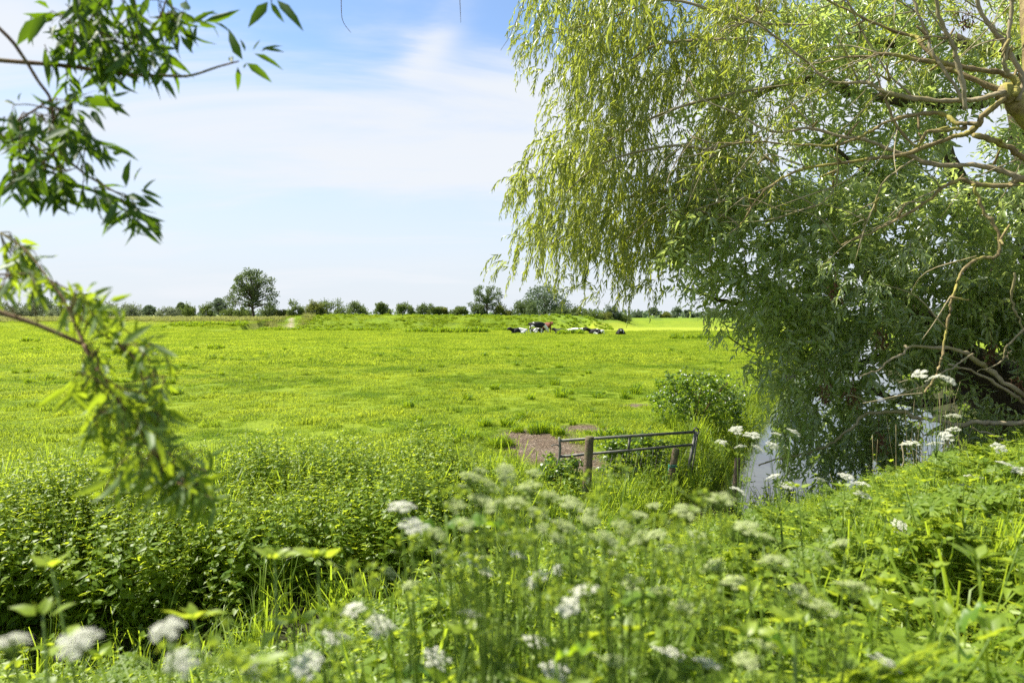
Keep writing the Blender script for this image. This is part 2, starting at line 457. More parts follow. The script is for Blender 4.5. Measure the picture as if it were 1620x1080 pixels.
def make_world():
    w = bpy.data.worlds.new('World'); scene.world = w; w.use_nodes = True
    nt = w.node_tree; nt.nodes.clear()
    out = nt.nodes.new('ShaderNodeOutputWorld'); bg = nt.nodes.new('ShaderNodeBackground')
    sky = nt.nodes.new('ShaderNodeTexSky'); sky.sky_type = 'NISHITA'; sky.sun_disc = False
    sky.sun_elevation = EL; sky.sun_rotation = AZ; sky.air_density = 1.0; sky.dust_density = .3; sky.ozone_density = 4.0
    tc = nt.nodes.new('ShaderNodeTexCoord'); d = tc.outputs['Generated']
    sx = nt.nodes.new('ShaderNodeSeparateXYZ'); nt.links.new(d, sx.inputs[0])
    z = mth(nt, 'MAXIMUM', sx.outputs[2], 0.0)
    den = mth(nt, 'ADD', z, .16)
    u = mth(nt, 'DIVIDE', sx.outputs[0], den); v = mth(nt, 'DIVIDE', sx.outputs[1], den)
    cb = nt.nodes.new('ShaderNodeCombineXYZ'); nt.links.new(u, cb.inputs[0]); nt.links.new(v, cb.inputs[1])
    mp = nt.nodes.new('ShaderNodeMapping'); nt.links.new(cb.outputs[0], mp.inputs[0])
    mp.inputs['Rotation'].default_value = (0, 0, math.radians(-18)); mp.inputs['Scale'].default_value = (.55, 1.25, 1)
    mp.inputs['Location'].default_value = (1.7, .35, 0)
    w1 = nt.nodes.new('ShaderNodeTexNoise'); w1.inputs['Scale'].default_value = 1.25; w1.inputs['Detail'].default_value = 9
    w1.inputs['Roughness'].default_value = .55; w1.inputs['Distortion'].default_value = .6
    nt.links.new(mp.outputs[0], w1.inputs['Vector'])
    bias = ramp(nt, z, [(0.0, .40), (.07, .36), (.14, .30), (.18, .46), (.23, .84), (.31, .82), (.36, .46), (.43, .18), (.62, .35)])
    f = mth(nt, 'ADD', mth(nt, 'MULTIPLY', w1.outputs['Fac'], 1.7), mth(nt, 'ADD', bias, -.86))
    # a rising wisp of cirrus in its own compass direction
    yy = mth(nt, 'MAXIMUM', sx.outputs[1], .05)
    a = mth(nt, 'ADD', mth(nt, 'DIVIDE', sx.outputs[0], yy), .115); b = mth(nt, 'ADD', mth(nt, 'DIVIDE', sx.outputs[2], yy), -.395)
    a2 = mth(nt, 'ADD', a, mth(nt, 'MULTIPLY', b, -.7)); wob = mth(nt, 'MULTIPLY', mth(nt, 'ADD', w1.outputs['Fac'], -.5), .16); a2 = mth(nt, 'ADD', a2, wob)
    g = mth(nt, 'ADD', mth(nt, 'POWER', mth(nt, 'DIVIDE', a2, .036), 2.0), mth(nt, 'POWER', mth(nt, 'DIVIDE', b, .05), 2.0))
    plume = mth(nt, 'POWER', 2.718, mth(nt, 'MULTIPLY', g, -1.0))
    f = mth(nt, 'ADD', f, mth(nt, 'MULTIPLY', plume, .30))
    cl = nt.nodes.new('ShaderNodeMapRange'); cl.interpolation_type = 'SMOOTHSTEP'
    nt.links.new(f, cl.inputs[0]); cl.inputs[1].default_value = .25; cl.inputs[2].default_value = .80
    low = ramp(nt, z, [(0.0, .97), (.06, .92), (.14, .74), (.22, .50), (.33, .06), (.6, .0)])
    base = mixc(nt, low, sky.outputs[0], HAZE)
    col = mixc(nt, mth(nt, 'MULTIPLY', cl.outputs[0], .95), base, CLOUD)
    nt.links.new(col, bg.inputs['Color']); bg.inputs['Strength'].default_value = SKYS
    nt.links.new(bg.outputs[0], out.inputs[0])
EXPO = 1.28
SKYS = .088
SKYK = SKYS * 2 ** EXPO
CLOUD = (.88 / SKYK, .92 / SKYK, .975 / SKYK)
HAZE = (.79 / SKYK, .85 / SKYK, .93 / SKYK)
make_world()
scene.view_settings.view_transform = 'Standard'; scene.view_settings.look = 'None'
scene.view_settings.exposure = EXPO; scene.view_settings.gamma = 1
scene.render.engine = 'CYCLES'
cy = scene.cycles
cy.max_bounces = 12; cy.diffuse_bounces = 8; cy.glossy_bounces = 3; cy.transmission_bounces = 5; cy.transparent_max_bounces = 8
cy.caustics_reflective = False; cy.caustics_refractive = False; cy.sample_clamp_indirect = 6
cy.use_denoising = False

# ------------------------------------------------------------------ ground
def build_ground():
    ys = [-8.0]
    while ys[-1] < 3500:
        y = ys[-1]
        ys.append(y + (.12 if 2 < y < 16 else .3 if y < 2 else .012 * y if y < 160 else .08 * y))
    ys = np.array(ys); s = np.linspace(-1, 1, 420); s = np.sign(s) * np.abs(s) ** 1.15
    X = s[None] * (ys[:, None] * 1.25 + 16); Y = np.repeat(ys[:, None], len(s), 1)
    Z = ground_z(X, Y)
    ny, nx = X.shape
    i = np.arange(ny - 1)[:, None] * nx; j = np.arange(nx - 1)[None]
    q = np.stack([i + j, i + j + 1, i + nx + j + 1, i + nx + j], -1).reshape(-1, 4)
    mb = MB(); mb.add(np.stack([X, Y, Z], -1).reshape(-1, 3), None, q)
    o = mb.build('field', ground_mat())
    tag(o, kind='structure')
    x, y = X.ravel(), Y.ravel()
    sd, hw = ditch_dist(x, y)
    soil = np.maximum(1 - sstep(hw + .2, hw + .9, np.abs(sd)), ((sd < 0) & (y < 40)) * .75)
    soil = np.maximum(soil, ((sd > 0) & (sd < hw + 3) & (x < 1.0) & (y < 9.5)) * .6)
    dike = sstep(-8, -3, y - crest_y(x)) * (x > -39)
    edge = 95 + 6 * fnoise(x * .08, y * .03)
    dryn = sstep(0, 6, y - edge) * (1 - sstep(-34, -30, x)) * .85
    mow = sstep(84, 92, y - .12 * (x - 20)) * sstep(4, 12, x) * (1 - sstep(118, 124, y))
    sand = 1 - sstep(.6, 1.2, np.hypot((x + 33.9 + (y - 104.5) * .22) / .5, (y - 104.5) / 3.6) + .8 * (fnoise(x, y) - .5))
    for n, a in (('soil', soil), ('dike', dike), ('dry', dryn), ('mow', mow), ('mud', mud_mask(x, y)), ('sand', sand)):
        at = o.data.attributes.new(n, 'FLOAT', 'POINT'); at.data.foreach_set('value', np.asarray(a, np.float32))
    return o
build_ground()

def build_water():
    m, nt, out = newmat('still_ditch_water')
    geo = nt.nodes.new('ShaderNodeNewGeometry')
    p = nt.nodes.new('ShaderNodeBsdfPrincipled')
    p.inputs['Base Color'].default_value = (.02, .026, .016, 1); p.inputs['Roughness'].default_value = .04
    p.inputs['Specular IOR Level'].default_value = .9; p.inputs['IOR'].default_value = 2.1
    bp = nt.nodes.new('ShaderNodeBump'); bp.inputs['Strength'].default_value = .10; bp.inputs['Distance'].default_value = .03
    nt.links.new(noise(nt, 5, 2, geo.outputs['Position']), bp.inputs['Height']); nt.links.new(bp.outputs[0], p.inputs['Normal'])
    nt.links.new(p.outputs[0], out.inputs[0])
    mb = MB(); L = []; Rr = []
    pl = DITCH
    seg = norm(np.gradient(pl, axis=0)); nn = np.stack([-seg[:, 1], seg[:, 0]], -1)
    for k in range(5, len(pl)):
        w = DHALF[k] + .75
        L.append((*(pl[k] + nn[k] * w), WATER_Z)); Rr.append((*(pl[k] - nn[k] * w), WATER_Z))
    v = L + Rr; n = len(L)
    mb.add(v, None, [(n + k, n + k + 1, k + 1, k) for k in range(n - 1)])
    tag(mb.build('water', m), kind='structure')
build_water()

# ------------------------------------------------------------------ instancing of uncountable ground cover (one object each)
def scatter(name, protos, pts, rotz, scl, idx, tilt, label, cat):
    """one object: points carrying copies of small tufts through geometry nodes"""
    coll = bpy.data.collections.new(name + '_tufts')
    for k, o in enumerate(protos): o.name = chr(97 + k) + '_' + o.name; coll.objects.link(o)      # collection children come sorted by name
    me = bpy.data.meshes.new(name)
    n = len(pts); me.vertices.add(n); me.vertices.foreach_set('co', np.asarray(pts, np.float32).ravel())
    rot = np.stack([tilt * R.normal(size=n), tilt * R.normal(size=n), rotz], -1)
    for nm, ty, val, key in (('rot', 'FLOAT_VECTOR', rot, 'vector'), ('scl', 'FLOAT', scl, 'value'), ('pick', 'INT', idx, 'value')):
        a = me.attributes.new(nm, ty, 'POINT'); a.data.foreach_set(key, np.asarray(val, np.int32 if ty == 'INT' else np.float32).ravel())
    o = bpy.data.objects.new(name, me); COL.objects.link(o)
    ng = bpy.data.node_groups.new(name, 'GeometryNodeTree')
    ng.interface.new_socket('Geometry', in_out='INPUT', socket_type='NodeSocketGeometry')
    ng.interface.new_socket('Geometry', in_out='OUTPUT', socket_type='NodeSocketGeometry')
    gi = ng.nodes.new('NodeGroupInput'); go = ng.nodes.new('NodeGroupOutput')
    ci = ng.nodes.new('GeometryNodeCollectionInfo'); ci.inputs['Collection'].default_value = coll
    ci.inputs['Separate Children'].default_value = True; ci.inputs['Reset Children'].default_value = True
    ip = ng.nodes.new('GeometryNodeInstanceOnPoints'); ip.inputs['Pick Instance'].default_value = True
    def na(nm, ty):
        x = ng.nodes.new('GeometryNodeInputNamedAttribute'); x.data_type = ty; x.inputs['Name'].default_value = nm; return x.outputs[0]
    er = ng.nodes.new('FunctionNodeEulerToRotation')
    ng.links.new(na('rot', 'FLOAT_VECTOR'), er.inputs[0])
    ng.links.new(gi.outputs[0], ip.inputs['Points']); ng.links.new(ci.outputs[0], ip.inputs['Instance'])
    ng.links.new(er.outputs[0], ip.inputs['Rotation']); ng.links.new(na('scl', 'FLOAT'), ip.inputs['Scale'])
    ng.links.new(na('pick', 'INT'), ip.inputs['Instance Index'])
    ng.links.new(ip.outputs[0], go.inputs[0])
    md = o.modifiers.new('tufts', 'NODES'); md.node_group = ng
    return tag(o, label, cat, kind='stuff')

def proto(name, mb, mat):
    me = mb.mesh(name); me.materials.append(mat)
    return bpy.data.objects.new(name, me)

def blades(mb, n, rad, h, w, lean=.5, arch=.5, square=False, tint=None):
    if square: bx = R.uniform(-rad, rad, (n, 2))
    else:
        r = rad * np.sqrt(R.random(n)); a = R.uniform(0, 6.28, n); bx = np.stack([r * np.cos(a), r * np.sin(a)], -1)
    hh = h * R.uniform(.45, 1.2, n); a = R.uniform(0, 6.28, n)
    ld = np.stack([np.cos(a), np.sin(a), 0 * a], -1)
    sd = np.stack([-np.sin(a), np.cos(a), 0 * a], -1)
    tw = R.uniform(-1.2, 1.2, n)[:, None]
    sd = sd * np.cos(tw) + ld * np.sin(tw)
    le = (lean * R.uniform(.1, 1.2, n))[:, None] * hh[:, None]
    b = np.concatenate([bx, np.full((n, 1), -.03)], 1)
    ww = (w * R.uniform(.6, 1.3, n))[:, None]
    m1 = b + ld * le * .25 + UPV * (hh * .5)[:, None]
    m2 = b + ld * le * .65 + UPV * (hh * .85)[:, None]
    tp = b + ld * le * (1 + arch * .4) + UPV * (hh * (1 - arch * .12))[:, None]
    v = np.stack([b - sd * ww * .5, b + sd * ww * .5, m1 - sd * ww * .55, m1 + sd * ww * .55, m2 - sd * ww * .4, m2 + sd * ww * .4, tp], 1)
    o = (np.arange(n) * 7)[:, None]
    q = np.concatenate([o + np.array([[0, 1, 3, 2]]), o + np.array([[2, 3, 5, 4]])])
    t = o + np.array([[4, 5, 6]])
    mb.add(v.reshape(-1, 3), t, q, np.repeat(R.random(n) if tint is None else tint(n), 7))

def fan_points(y0, y1, dens, margin=1.5):
    """random points over the view's wedge between two distances, dens(y) per square metre"""
    n = int((.8 * (y1 ** 2 - y0 ** 2) + 2 * margin * (y1 - y0)) * dens)
    y = np.sqrt(R.uniform(y0 ** 2, y1 ** 2, n))
    x = R.uniform(-1, 1, n) * (y * .79 + margin)
    return x, y

def is_field(x, y):
    sd, hw = ditch_dist(x, y)
    return (sd > hw + .35)

def field_grass():
    pr = []
    for k in range(4):
        mb = MB(); blades(mb, 300, .30, .065, .0085, 1.1, .9); pr.append(proto('short_grass', mb, M['grass']))
    for k in range(3):
        mb = MB(); blades(mb, 300, 1.1, .075, .020, 1.0, .8); pr.append(proto('grass_patch', mb, M['fargrass']))
    for k in range(3):
        mb = MB(); blades(mb, 130, .18, .15, .009, .8, .9); pr.append(proto('lush_clump', mb, M['grass']))
    xs, ys, sc, ix = [], [], [], []
    x, y = fan_points(7.5, 34, 11); keep = is_field(x, y) & (mud_mask(x, y) < .15 + .75 * R.random(len(x)) ** 1.5)
    x, y = x[keep], y[keep]
    n1 = fnoise(x * .55, y * .55)
    xs.append(x); ys.append(y); sc.append(.75 + .8 * np.clip((n1 - .3) * 1.6, 0, 1)); ix.append(R.integers(0, 4, len(x)))
    x, y = fan_points(30, 112, 1.7); keep = is_field(x, y) & ~((y > 92) & (x > 6))
    x, y = x[keep], y[keep]
    xs.append(x); ys.append(y); sc.append(R.uniform(.8, 1.3, len(x)) * (.7 + .6 * fnoise(x * .2, y * .2))); ix.append(R.integers(4, 7, len(x)))
    x, y = fan_points(8.5, 40, 3.0); keep = is_field(x, y) & (fnoise(x * .8 + 5, y * .8) > .50) & (mud_mask(x, y) < .3)
    x, y = x[keep], y[keep]
    xs.append(x); ys.append(y); sc.append(R.uniform(.6, 1.2, len(x))); ix.append(R.integers(7, 10, len(x)))
    x = np.concatenate(xs); y = np.concatenate(ys); sc = np.concatenate(sc); ix = np.concatenate(ix)
    pts = np.stack([x, y, ground_z(x, y)], -1)
    scatter('pasture_grass', pr, pts, R.uniform(0, 6.28, len(x)), sc, ix, .06, 'short bright green grass covering the whole pasture', 'grass')
    # darker rank tussocks
    pr = []
    for k in range(3):
        mb = MB(); blades(mb, 150, .16, .26, .013, .9, 1.0); pr.append(proto('tussock', mb, M['tussock']))
    x, y = fan_points(9, 48, .8); dn = fnoise(x * .3 + 3, y * .3 + 8)
    keep = is_field(x, y) & (dn > .60) & (mud_mask(x, y) < .3) & (R.random(len(x)) < .75)
    x, y = x[keep], y[keep]
    # a string of dark tussocks round the trampled ground
    tx = np.array([-.55, -.35, .05, .35, .55, .7, -.8, -1.1, -.6, .9, 1.3, 1.55, .2, -.2, .5, -1.5, -2.0, -.95, .15, 1.75, .0, -.4])
    ty = np.array([13.4, 13.3, 14.0, 14.2, 13.2, 13.0, 12.6, 12.2, 11.6, 12.4, 12.3, 12.4, 12.9, 13.4, 12.8, 12.9, 13.7, 11.3, 13.0, 12.9, 11.3, 11.2])
    tx = np.concatenate([x, tx + R.normal(size=len(tx)) * .2]); ty = np.concatenate([y, ty + R.normal(size=len(ty)) * .25])
    pts = np.stack([tx, ty, ground_z(tx, ty)], -1)
    scatter('rank_grass', pr, pts, R.uniform(0, 6.28, len(tx)), R.uniform(.35, 1.1, len(tx)), R.integers(0, 3, len(tx)), .15,
            'dark green tussocks of longer grass dotted over the pasture', 'grass')
    # rough weeds: far-left hay field, foot of the dike, dike slope
    pr = []
    for k in range(3):
        mb = MB(); blades(mb, 90, .7, .55, .045, .5, .6); pr.append(proto('rough_weed', mb, M['rough']))
    for k in range(2):
        mb = MB(); blades(mb, 90, .5, .6, .05, .6, .6); pr.append(proto('green_weed', mb, M['tussock']))
    xs, ys, sc, ix = [], [], [], []
    n = 5200; x = R.uniform(-110, -31, n); y = R.uniform(95, 122, n)
    keep = (y > 97 + 8 * fnoise(x * .1, y * .1)) & (y < crest_y(x) + 6)
    xs.append(x[keep]); ys.append(y[keep]); sc.append(R.uniform(.4, 1.0, keep.sum())); ix.append(R.integers(0, 3, keep.sum()))
    n = 1500; x = R.uniform(-36, 16, n); y = R.uniform(100, 110, n)
    keep = (fnoise(x * .5, y * .8) > .47)
    xs.append(x[keep]); ys.append(y[keep]); sc.append(R.uniform(.25, .6, keep.sum())); ix.append(R.integers(3, 5, keep.sum()))
    n = 420; x = R.uniform(-48, 2, n); y = R.normal(96, 1.2, n); keep = fnoise(x * .25 + 4, y * .1) > .5
    xs.append(x[keep]); ys.append(y[keep]); sc.append(R.uniform(.4, .9, keep.sum())); ix.append(R.integers(3, 5, keep.sum()))
    # weedy strip in front of the dike, tuft in front of the cow, tufts at left
    for a0, a1, py, yy, cnt in ((690, 770, 524, 84, 60), (640, 700, 522, 86, 20), (884, 916, 529, 76.5, 34), (336, 352, 551, 44, 9), (40, 60, 540, 55, 5), (1060, 1160, 536, 62, 26)):
        x = (R.uniform(a0, a1, cnt) - 810) / FPX * yy
        xs.append(x); ys.append(np.full(cnt, yy) + R.normal(size=cnt) * .5); sc.append(R.uniform(.6, 1.15, cnt) * yy / 80); ix.append(R.integers(3, 5, cnt))
    x = np.concatenate(xs); y = np.concatenate(ys); sc = np.concatenate(sc); ix = np.concatenate(ix)
    ok = np.hypot((x + 33.9 + (y - 104.5) * .22) / 1.5, (y - 104.5) / 6) > 1
    x, y, sc, ix = x[ok], y[ok], sc[ok], ix[ok]
    pts = np.stack([x, y, ground_z(x, y)], -1)
    scatter('rough_weeds', pr, pts, R.uniform(0, 6.28, len(x)), sc, ix, .1,
            'rough yellowish weeds along the far field edge and dike', 'weeds')
field_grass()

# ---- nettle plant
def nettle_mesh(h, tiers, ll, w=.55, splay=.25):
    lm, sm = MB(), MB()
    top = np.array([R.normal() * .12 * h, R.normal() * .12 * h, h])
    pts = np.array([(0, 0, -.05), top * .5 + np.array([R.normal() * .03, R.normal() * .03, 0]), top])
    tube(sm, pts, [.004, .0035, .002], 4, n=3, tint=.3)
    for k in range(tiers):
        f = (k + 1) / tiers
        p = (1 - f) ** 2 * pts[0] + 2 * f * (1 - f) * pts[1] + f * f * pts[2] if k < tiers - 1 else top
        a0 = (k % 2) * math.pi / 2 + R.normal() * .25
        sz = ll * (1.0 if f < .75 else 1.25 - f * .75) * R.uniform(.8, 1.15)
        for a in (a0, a0 + math.pi):
            o = np.array([math.cos(a), math.sin(a), 0])
            el = .55 if f > .9 else R.uniform(-.35, .25)
            d = norm(o + UPV * el)
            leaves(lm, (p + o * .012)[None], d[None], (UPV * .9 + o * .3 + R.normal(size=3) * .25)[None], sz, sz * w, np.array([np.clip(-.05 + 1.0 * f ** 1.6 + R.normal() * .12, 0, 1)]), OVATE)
    if tiers > 0:
        for a in R.uniform(0, 6.28, 4):
            o = np.array([math.cos(a), math.sin(a), .9]); leaves(lm, top[None], norm(o)[None], (UPV + R.normal(size=3) * .3)[None], ll * .4, ll * .2, np.array([.9]), OVATE)
    return lm, sm

def join(lm, sm):
    mb = MB()
    for a in (lm, sm):
        base = mb.n
        for v, c in zip(a.v, a.c): mb.v.append(v); mb.c.append(c); mb.n += len(v)
        for t in a.t: mb.t.append(t + base)
        for q in a.q: mb.q.append(q + base)
    return mb

def nettles():
    pr = []
    for k in range(9):
        lm, sm = nettle_mesh(R.uniform(.72, 1.1), int(R.integers(9, 13)), R.uniform(.085, .145), R.uniform(.40, .52)); pr.append(proto('nettle', join(lm, sm), M['nettle']))
    n = 5600
    x = np.concatenate([R.uniform(-10, -.6, n - 260), -.6 + 1.5 * R.random(260) ** 1.8]); yn = np.interp(x, DITCH[:, 0], DITCH[:, 1]) + .75 + np.where(x > -1, .4 * (x + 1), 0)
    yf = np.interp(x, [-10, -5.3, -3.5, -2, -1.1, -.4, .3, .9], [7.6, 7.8, 8.5, 9.2, 9.2, 8.8, 8.3, 7.9]) + .5 * (fnoise(x * 1.2, x * 0) - .5)
    y = yn + (yf - yn) * R.random(n) ** .9
    keep = (yf > yn) & (R.random(n) < np.clip((yf - yn) / 2.5, .2, 1))
    x, y, yn, yf = x[keep], y[keep], yn[keep], yf[keep]
    t = (y - yn) / (yf - yn)
    sc = R.uniform(.62, 1.22, len(x)) * (1 - .45 * sstep(-1.2, .2, x)) * (1.0 - .35 * sstep(.6, 1, t)) * (.42 + .85 * fnoise(x * .8, y * .8))
    zt = .34 + (y - 6.1) * .10 + .62 * (fnoise(x * 1.0, y * 1.0) - .5)
    sc = np.clip((zt - ground_z(x, y)) / .95, .3, 1.0) * R.uniform(.7, 1.18, len(x)) * (1 - .4 * sstep(-1.2, .2, x))
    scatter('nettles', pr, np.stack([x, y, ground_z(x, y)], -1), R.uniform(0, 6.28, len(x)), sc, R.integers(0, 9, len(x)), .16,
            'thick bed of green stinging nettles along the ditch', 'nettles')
nettles()

# ---- foreground silhouette: how high the bank's plants reach, as a slope seen from the path
def top_py(px):
    return np.interp(px, [-200, 0, 250, 420, 520, 600, 680, 740, 850, 1000, 1150, 1250, 1350, 1450, 1620, 1900],
                     [1015, 1010, 1000, 985, 935, 880, 835, 790, 775, 790, 790, 790, 790, 770, 720, 700])
def cap_height(x, y, low=0):
    px = 810 + x / y * FPX
    return CAMZ - (top_py(px) + low - HOR) / FPX * y - ground_z(x, y)

def bank_plants():
    pr = []
    for k in range(3):      # 0-2 long grass
        mb = MB(); blades(mb, 16, .07, .62, .009, .6, 1.0); pr.append(proto('tall_grass', mb, M['blade']))
    for k in range(3):      # 3-5 broad ditch grass
        mb = MB(); blades(mb, 10, .06, .62, .013, .55, .9); pr.append(proto('reed_grass', mb, M['blade']))
    def herb(h, nst, ll, lw):
        lm, sm = MB(), MB()
        for s in range(nst):
            a = R.uniform(0, 6.28); d = norm(np.array([math.cos(a) * .35, math.sin(a) * .35, 1]))
            p = np.array([R.normal() * .05, R.normal() * .05, -.03]); L = h * R.uniform(.6, 1.1); K = 9
            path = [p]
            for k in range(K):
                d = norm(d + R.normal(size=3) * .13); p = p + d * L / K; path.append(p)
                if k < 1: continue
                m = 6
                an = np.linspace(0, 6.28, m, endpoint=False) + R.uniform(0, 6)
                dd = np.stack([np.cos(an), np.sin(an), np.full(m, .25)], -1) + R.normal(size=(m, 3)) * .15
                sz = ll * (1 - .4 * k / K)
                leaves(lm, np.repeat(p[None], m, 0), dd, np.repeat(UPV[None], m, 0) + R.normal(size=(m, 3)) * .3, sz, sz * lw, np.clip(.2 + .07 * k + R.normal(size=m) * .1, 0, 1))
            tube(sm, np.array(path), [.003] * len(path), 3, n=1, smooth=False, tint=.6)
        return join(lm, sm)
    for k in range(4): pr.append(proto('bank_herb', herb(.5, 6, .045, .22), M['herb']))          # 6-9
    for k in range(3): pr.append(proto('leafy_herb', herb(.46, 4, .075, .34), M['herb']))         # 10-12
    for k in range(3):
        lm, sm = nettle_mesh(.7, 9, .085); pr.append(proto('young_nettle', join(lm, sm), M['nettle']))   # 13-15
    for k in range(2):                                                                            # 16-17 ferny leaves
        lm, sm = MB(), MB()
        for j in range(6):
            a = R.uniform(0, 6.28); h = R.uniform(.15, .5); q = np.array([math.cos(a) * .05, math.sin(a) * .05, h])
            tube(sm, np.array([(0, 0, -.03), q * .6, q]), [.003, .0025, .002], 3, n=2)
            fern_leaf(lm, sm, q, np.array([math.cos(a), math.sin(a), R.uniform(.1, .7)]), R.uniform(.16, .28))
        pr.append(proto('ferny_plant', join(lm, sm), M['fern']))
    X, Y, Sc, I = [], [], [], []
    base_h = np.array([.7] * 3 + [.7] * 3 + [.58] * 4 + [.52] * 3 + [.76] * 3 + [.68] * 2)
    def put(x, y, kinds, smin, smax, cap=True, low=None):
        k = R.choice(kinds, len(x)); s = R.uniform(smin, smax, len(x))
        if cap:
            lw_ = np.interp(810 + x / y * FPX, [300, 600, 1150, 1350, 1450], [10, 35, 30, -15, -45]) if low is None else low
            ch = cap_height(x, y, lw_) * R.uniform(.7, 1.0, len(x))
            s = np.maximum(np.minimum(s, ch / base_h[k]), R.uniform(.26, .42, len(x))); ok = y > 1.0
            x, y, k, s = x[ok], y[ok], k[ok], s[ok]
        X.append(x); Y.append(y); Sc.append(s); I.append(k)
    # near bank, all along
    n = 4600; y = R.uniform(1.1, 8.6, n) ; x = R.uniform(-1, 1, n) * (y * .8 + .5)
    sd, hw = ditch_dist(x, y); ok = (sd < -hw * .55) & (sd > -6)
    ok &= (x < 1.2 + R.random(n) * 1.6); x, y = x[ok], y[ok]
    ok = R.random(len(x)) < np.where(x < -.5, .8, 1.0); x, y = x[ok], y[ok]
    kinds = np.array([0, 1, 2, 6, 7, 10, 11, 12, 10, 11, 12, 13, 14, 15, 13, 14, 15, 17, 4])
    put(x, y, kinds, .5, 1.3)
    n = 420; y = R.uniform(.8, 1.8, n); x = R.uniform(-1, 1, n) * (y * .78 + .1)
    put(x, y, np.array([10, 11, 13, 14, 15, 13, 14, 10, 12, 17, 4, 0]), .7, 1.6, True, 105)
    # right bank: mostly whorled herbs, bright
    n = 6500; y = R.uniform(3.2, 10.8, n); x = R.uniform(.3, 1, n) * (y * .8 + .6)
    sd, hw = ditch_dist(x, y); ok = (sd < -hw * .8)
    put(x[ok], y[ok], np.array([6, 7, 8, 9, 6, 7, 8, 9, 10, 0, 1, 2, 0, 1, 13, 14, 17]), .55, 1.3)
    # inside of the ditch on the left: dark gap with single broad blades
    n = 380; x = R.uniform(-8, .6, n); yc = np.interp(x, DITCH[:, 0], DITCH[:, 1]); y = yc + R.uniform(-.95, .95, n)
    put(x, y, np.array([3, 4, 5, 3, 4, 0, 1]), .35, 1.15, False)
    # other plants mixed into the nettle bed
    n = 800; x = R.uniform(-9, .3, n); y = np.interp(x, DITCH[:, 0], DITCH[:, 1]) + R.uniform(1.0, 3.6, n)
    put(x, y, np.array([0, 1, 2, 0, 1, 2, 6, 7, 8, 10, 11, 12]), .4, 1.15, False)
    n = 170; y = R.uniform(8.3, 9.9, n); x = (R.uniform(1195, 1420, n) - 810) / FPX * y
    put(x, y, np.array([13, 14, 15, 0, 1, 3, 6, 10]), .4, .95, False)
    n = 70; y = R.uniform(9.2, 10.6, n); x = (R.uniform(1180, 1300, n) - 810) / FPX * y
    put(x, y, np.array([13, 14, 15, 0, 1, 3, 4]), .6, 1.15, False)
    # wet edge by the water and dam, both sides
    n = 1100; t = R.uniform(1.2, 9, n); x = t; y = np.interp(x, DITCH[:, 0], DITCH[:, 1])
    s = np.where(R.random(n) < .7, 1, -1); hwv = np.interp(x, DITCH[:, 0], DHALF); off = s * (hwv + R.uniform(-.15, .6, n))
    x = x - off * .72; y = y + off * .68
    ok = ditch_dist(x, y)[0] ** 2 > (hwv * .8) ** 2
    put(x[ok], y[ok], np.array([0, 1, 2, 3, 4, 5, 13, 14, 6, 7]), .5, 1.0, False)
    # rank growth between gate and far bank of the water
    n = 900; y = R.uniform(10.9, 24, n); xc = np.interp(y, DITCH[:, 1], DITCH[:, 0]); x = xc - R.uniform(1.9, 4.0, n) ** 1.0
    ok = (mud_mask(x, y) < .2) & ((x > 3.0) | (y > 13)); put(x[ok], y[ok], np.array([0, 1, 2, 6, 7, 0, 1, 13]), .35, .85, False)
    # dam in front of the gate
    n = 700; x = R.uniform(.2, 4.2, n); y = R.uniform(6.6, 9.6, n)
    put(x, y, np.array([0, 1, 2, 6, 7, 10, 11, 13, 14]), .35, .75)
    x, y, sc, ix = map(np.concatenate, (X, Y, Sc, I))
    scatter('bank_vegetation', pr, np.stack([x, y, ground_z(x, y)], -1), R.uniform(0, 6.28, len(x)), sc, ix, .12,
            'tangled green grass and herbs overgrowing the near bank', 'undergrowth')

# ------------------------------------------------------------------ foreground cow parsley
def umbel_mesh(rad, nray=15, flat=.30, tilt=(0, 0), open_=1.0):
    """compound umbel around the origin (the node where its rays meet is below)"""
    fm, sm = MB(), MB()
    zax = norm(np.array([tilt[0], tilt[1], 1.0])); xa = norm(np.cross(zax, [0.2, 1, 0])); ya = np.cross(zax, xa)
    node = -zax * rad * .9
    for k in range(nray):
        r = rad * math.sqrt((k + .5) / nray) * R.uniform(.85, 1.1); a = k * 2.399 + R.normal() * .2
        tip = xa * math.cos(a) * r + ya * math.sin(a) * r + zax * (rad * flat * (1 - (r / rad) ** 2) + R.normal() * rad * .06)
        tube(sm, np.array([node, node * .35 + tip * .6 - zax * rad * .05, tip - zax * rad * .08]), [.0011, .0009, .0007], 3, n=2, tint=.5)
        m = 14; ur = rad * .29 * open_
        for j in range(m):
            q = ur * math.sqrt((j + .5) / m); b = j * 2.399 + k
            c = tip + xa * math.cos(b) * q + ya * math.sin(b) * q + zax * (ur * .35 * (1 - (q / ur) ** 2))
            nrm = norm(zax + .5 * (xa * math.cos(b) + ya * math.sin(b)) * q / ur + R.normal(size=3) * .15)
            t1 = norm(np.cross(nrm, [.3, .7, .2])); t2 = np.cross(nrm, t1)
            fr = ur * .25; an = np.arange(5) * 1.2566 + R.uniform(0, 6)
            ring = np.concatenate([[c + nrm * 0], *[[c + fr * (t1 * math.cos(w - .42) + t2 * math.sin(w - .42)) + nrm * fr * .2,
                                                     c + fr * 1.25 * (t1 * math.cos(w) + t2 * math.sin(w)),
                                                     c + fr * (t1 * math.cos(w + .42) + t2 * math.sin(w + .42)) + nrm * fr * .2] for w in an]])
            tr = [(0, 1 + 3 * i, 2 + 3 * i) for i in range(5)] + [(0, 2 + 3 * i, 3 + 3 * i) for i in range(5)]
            fm.add(ring, tr, None, R.random())
    return fm, sm, node

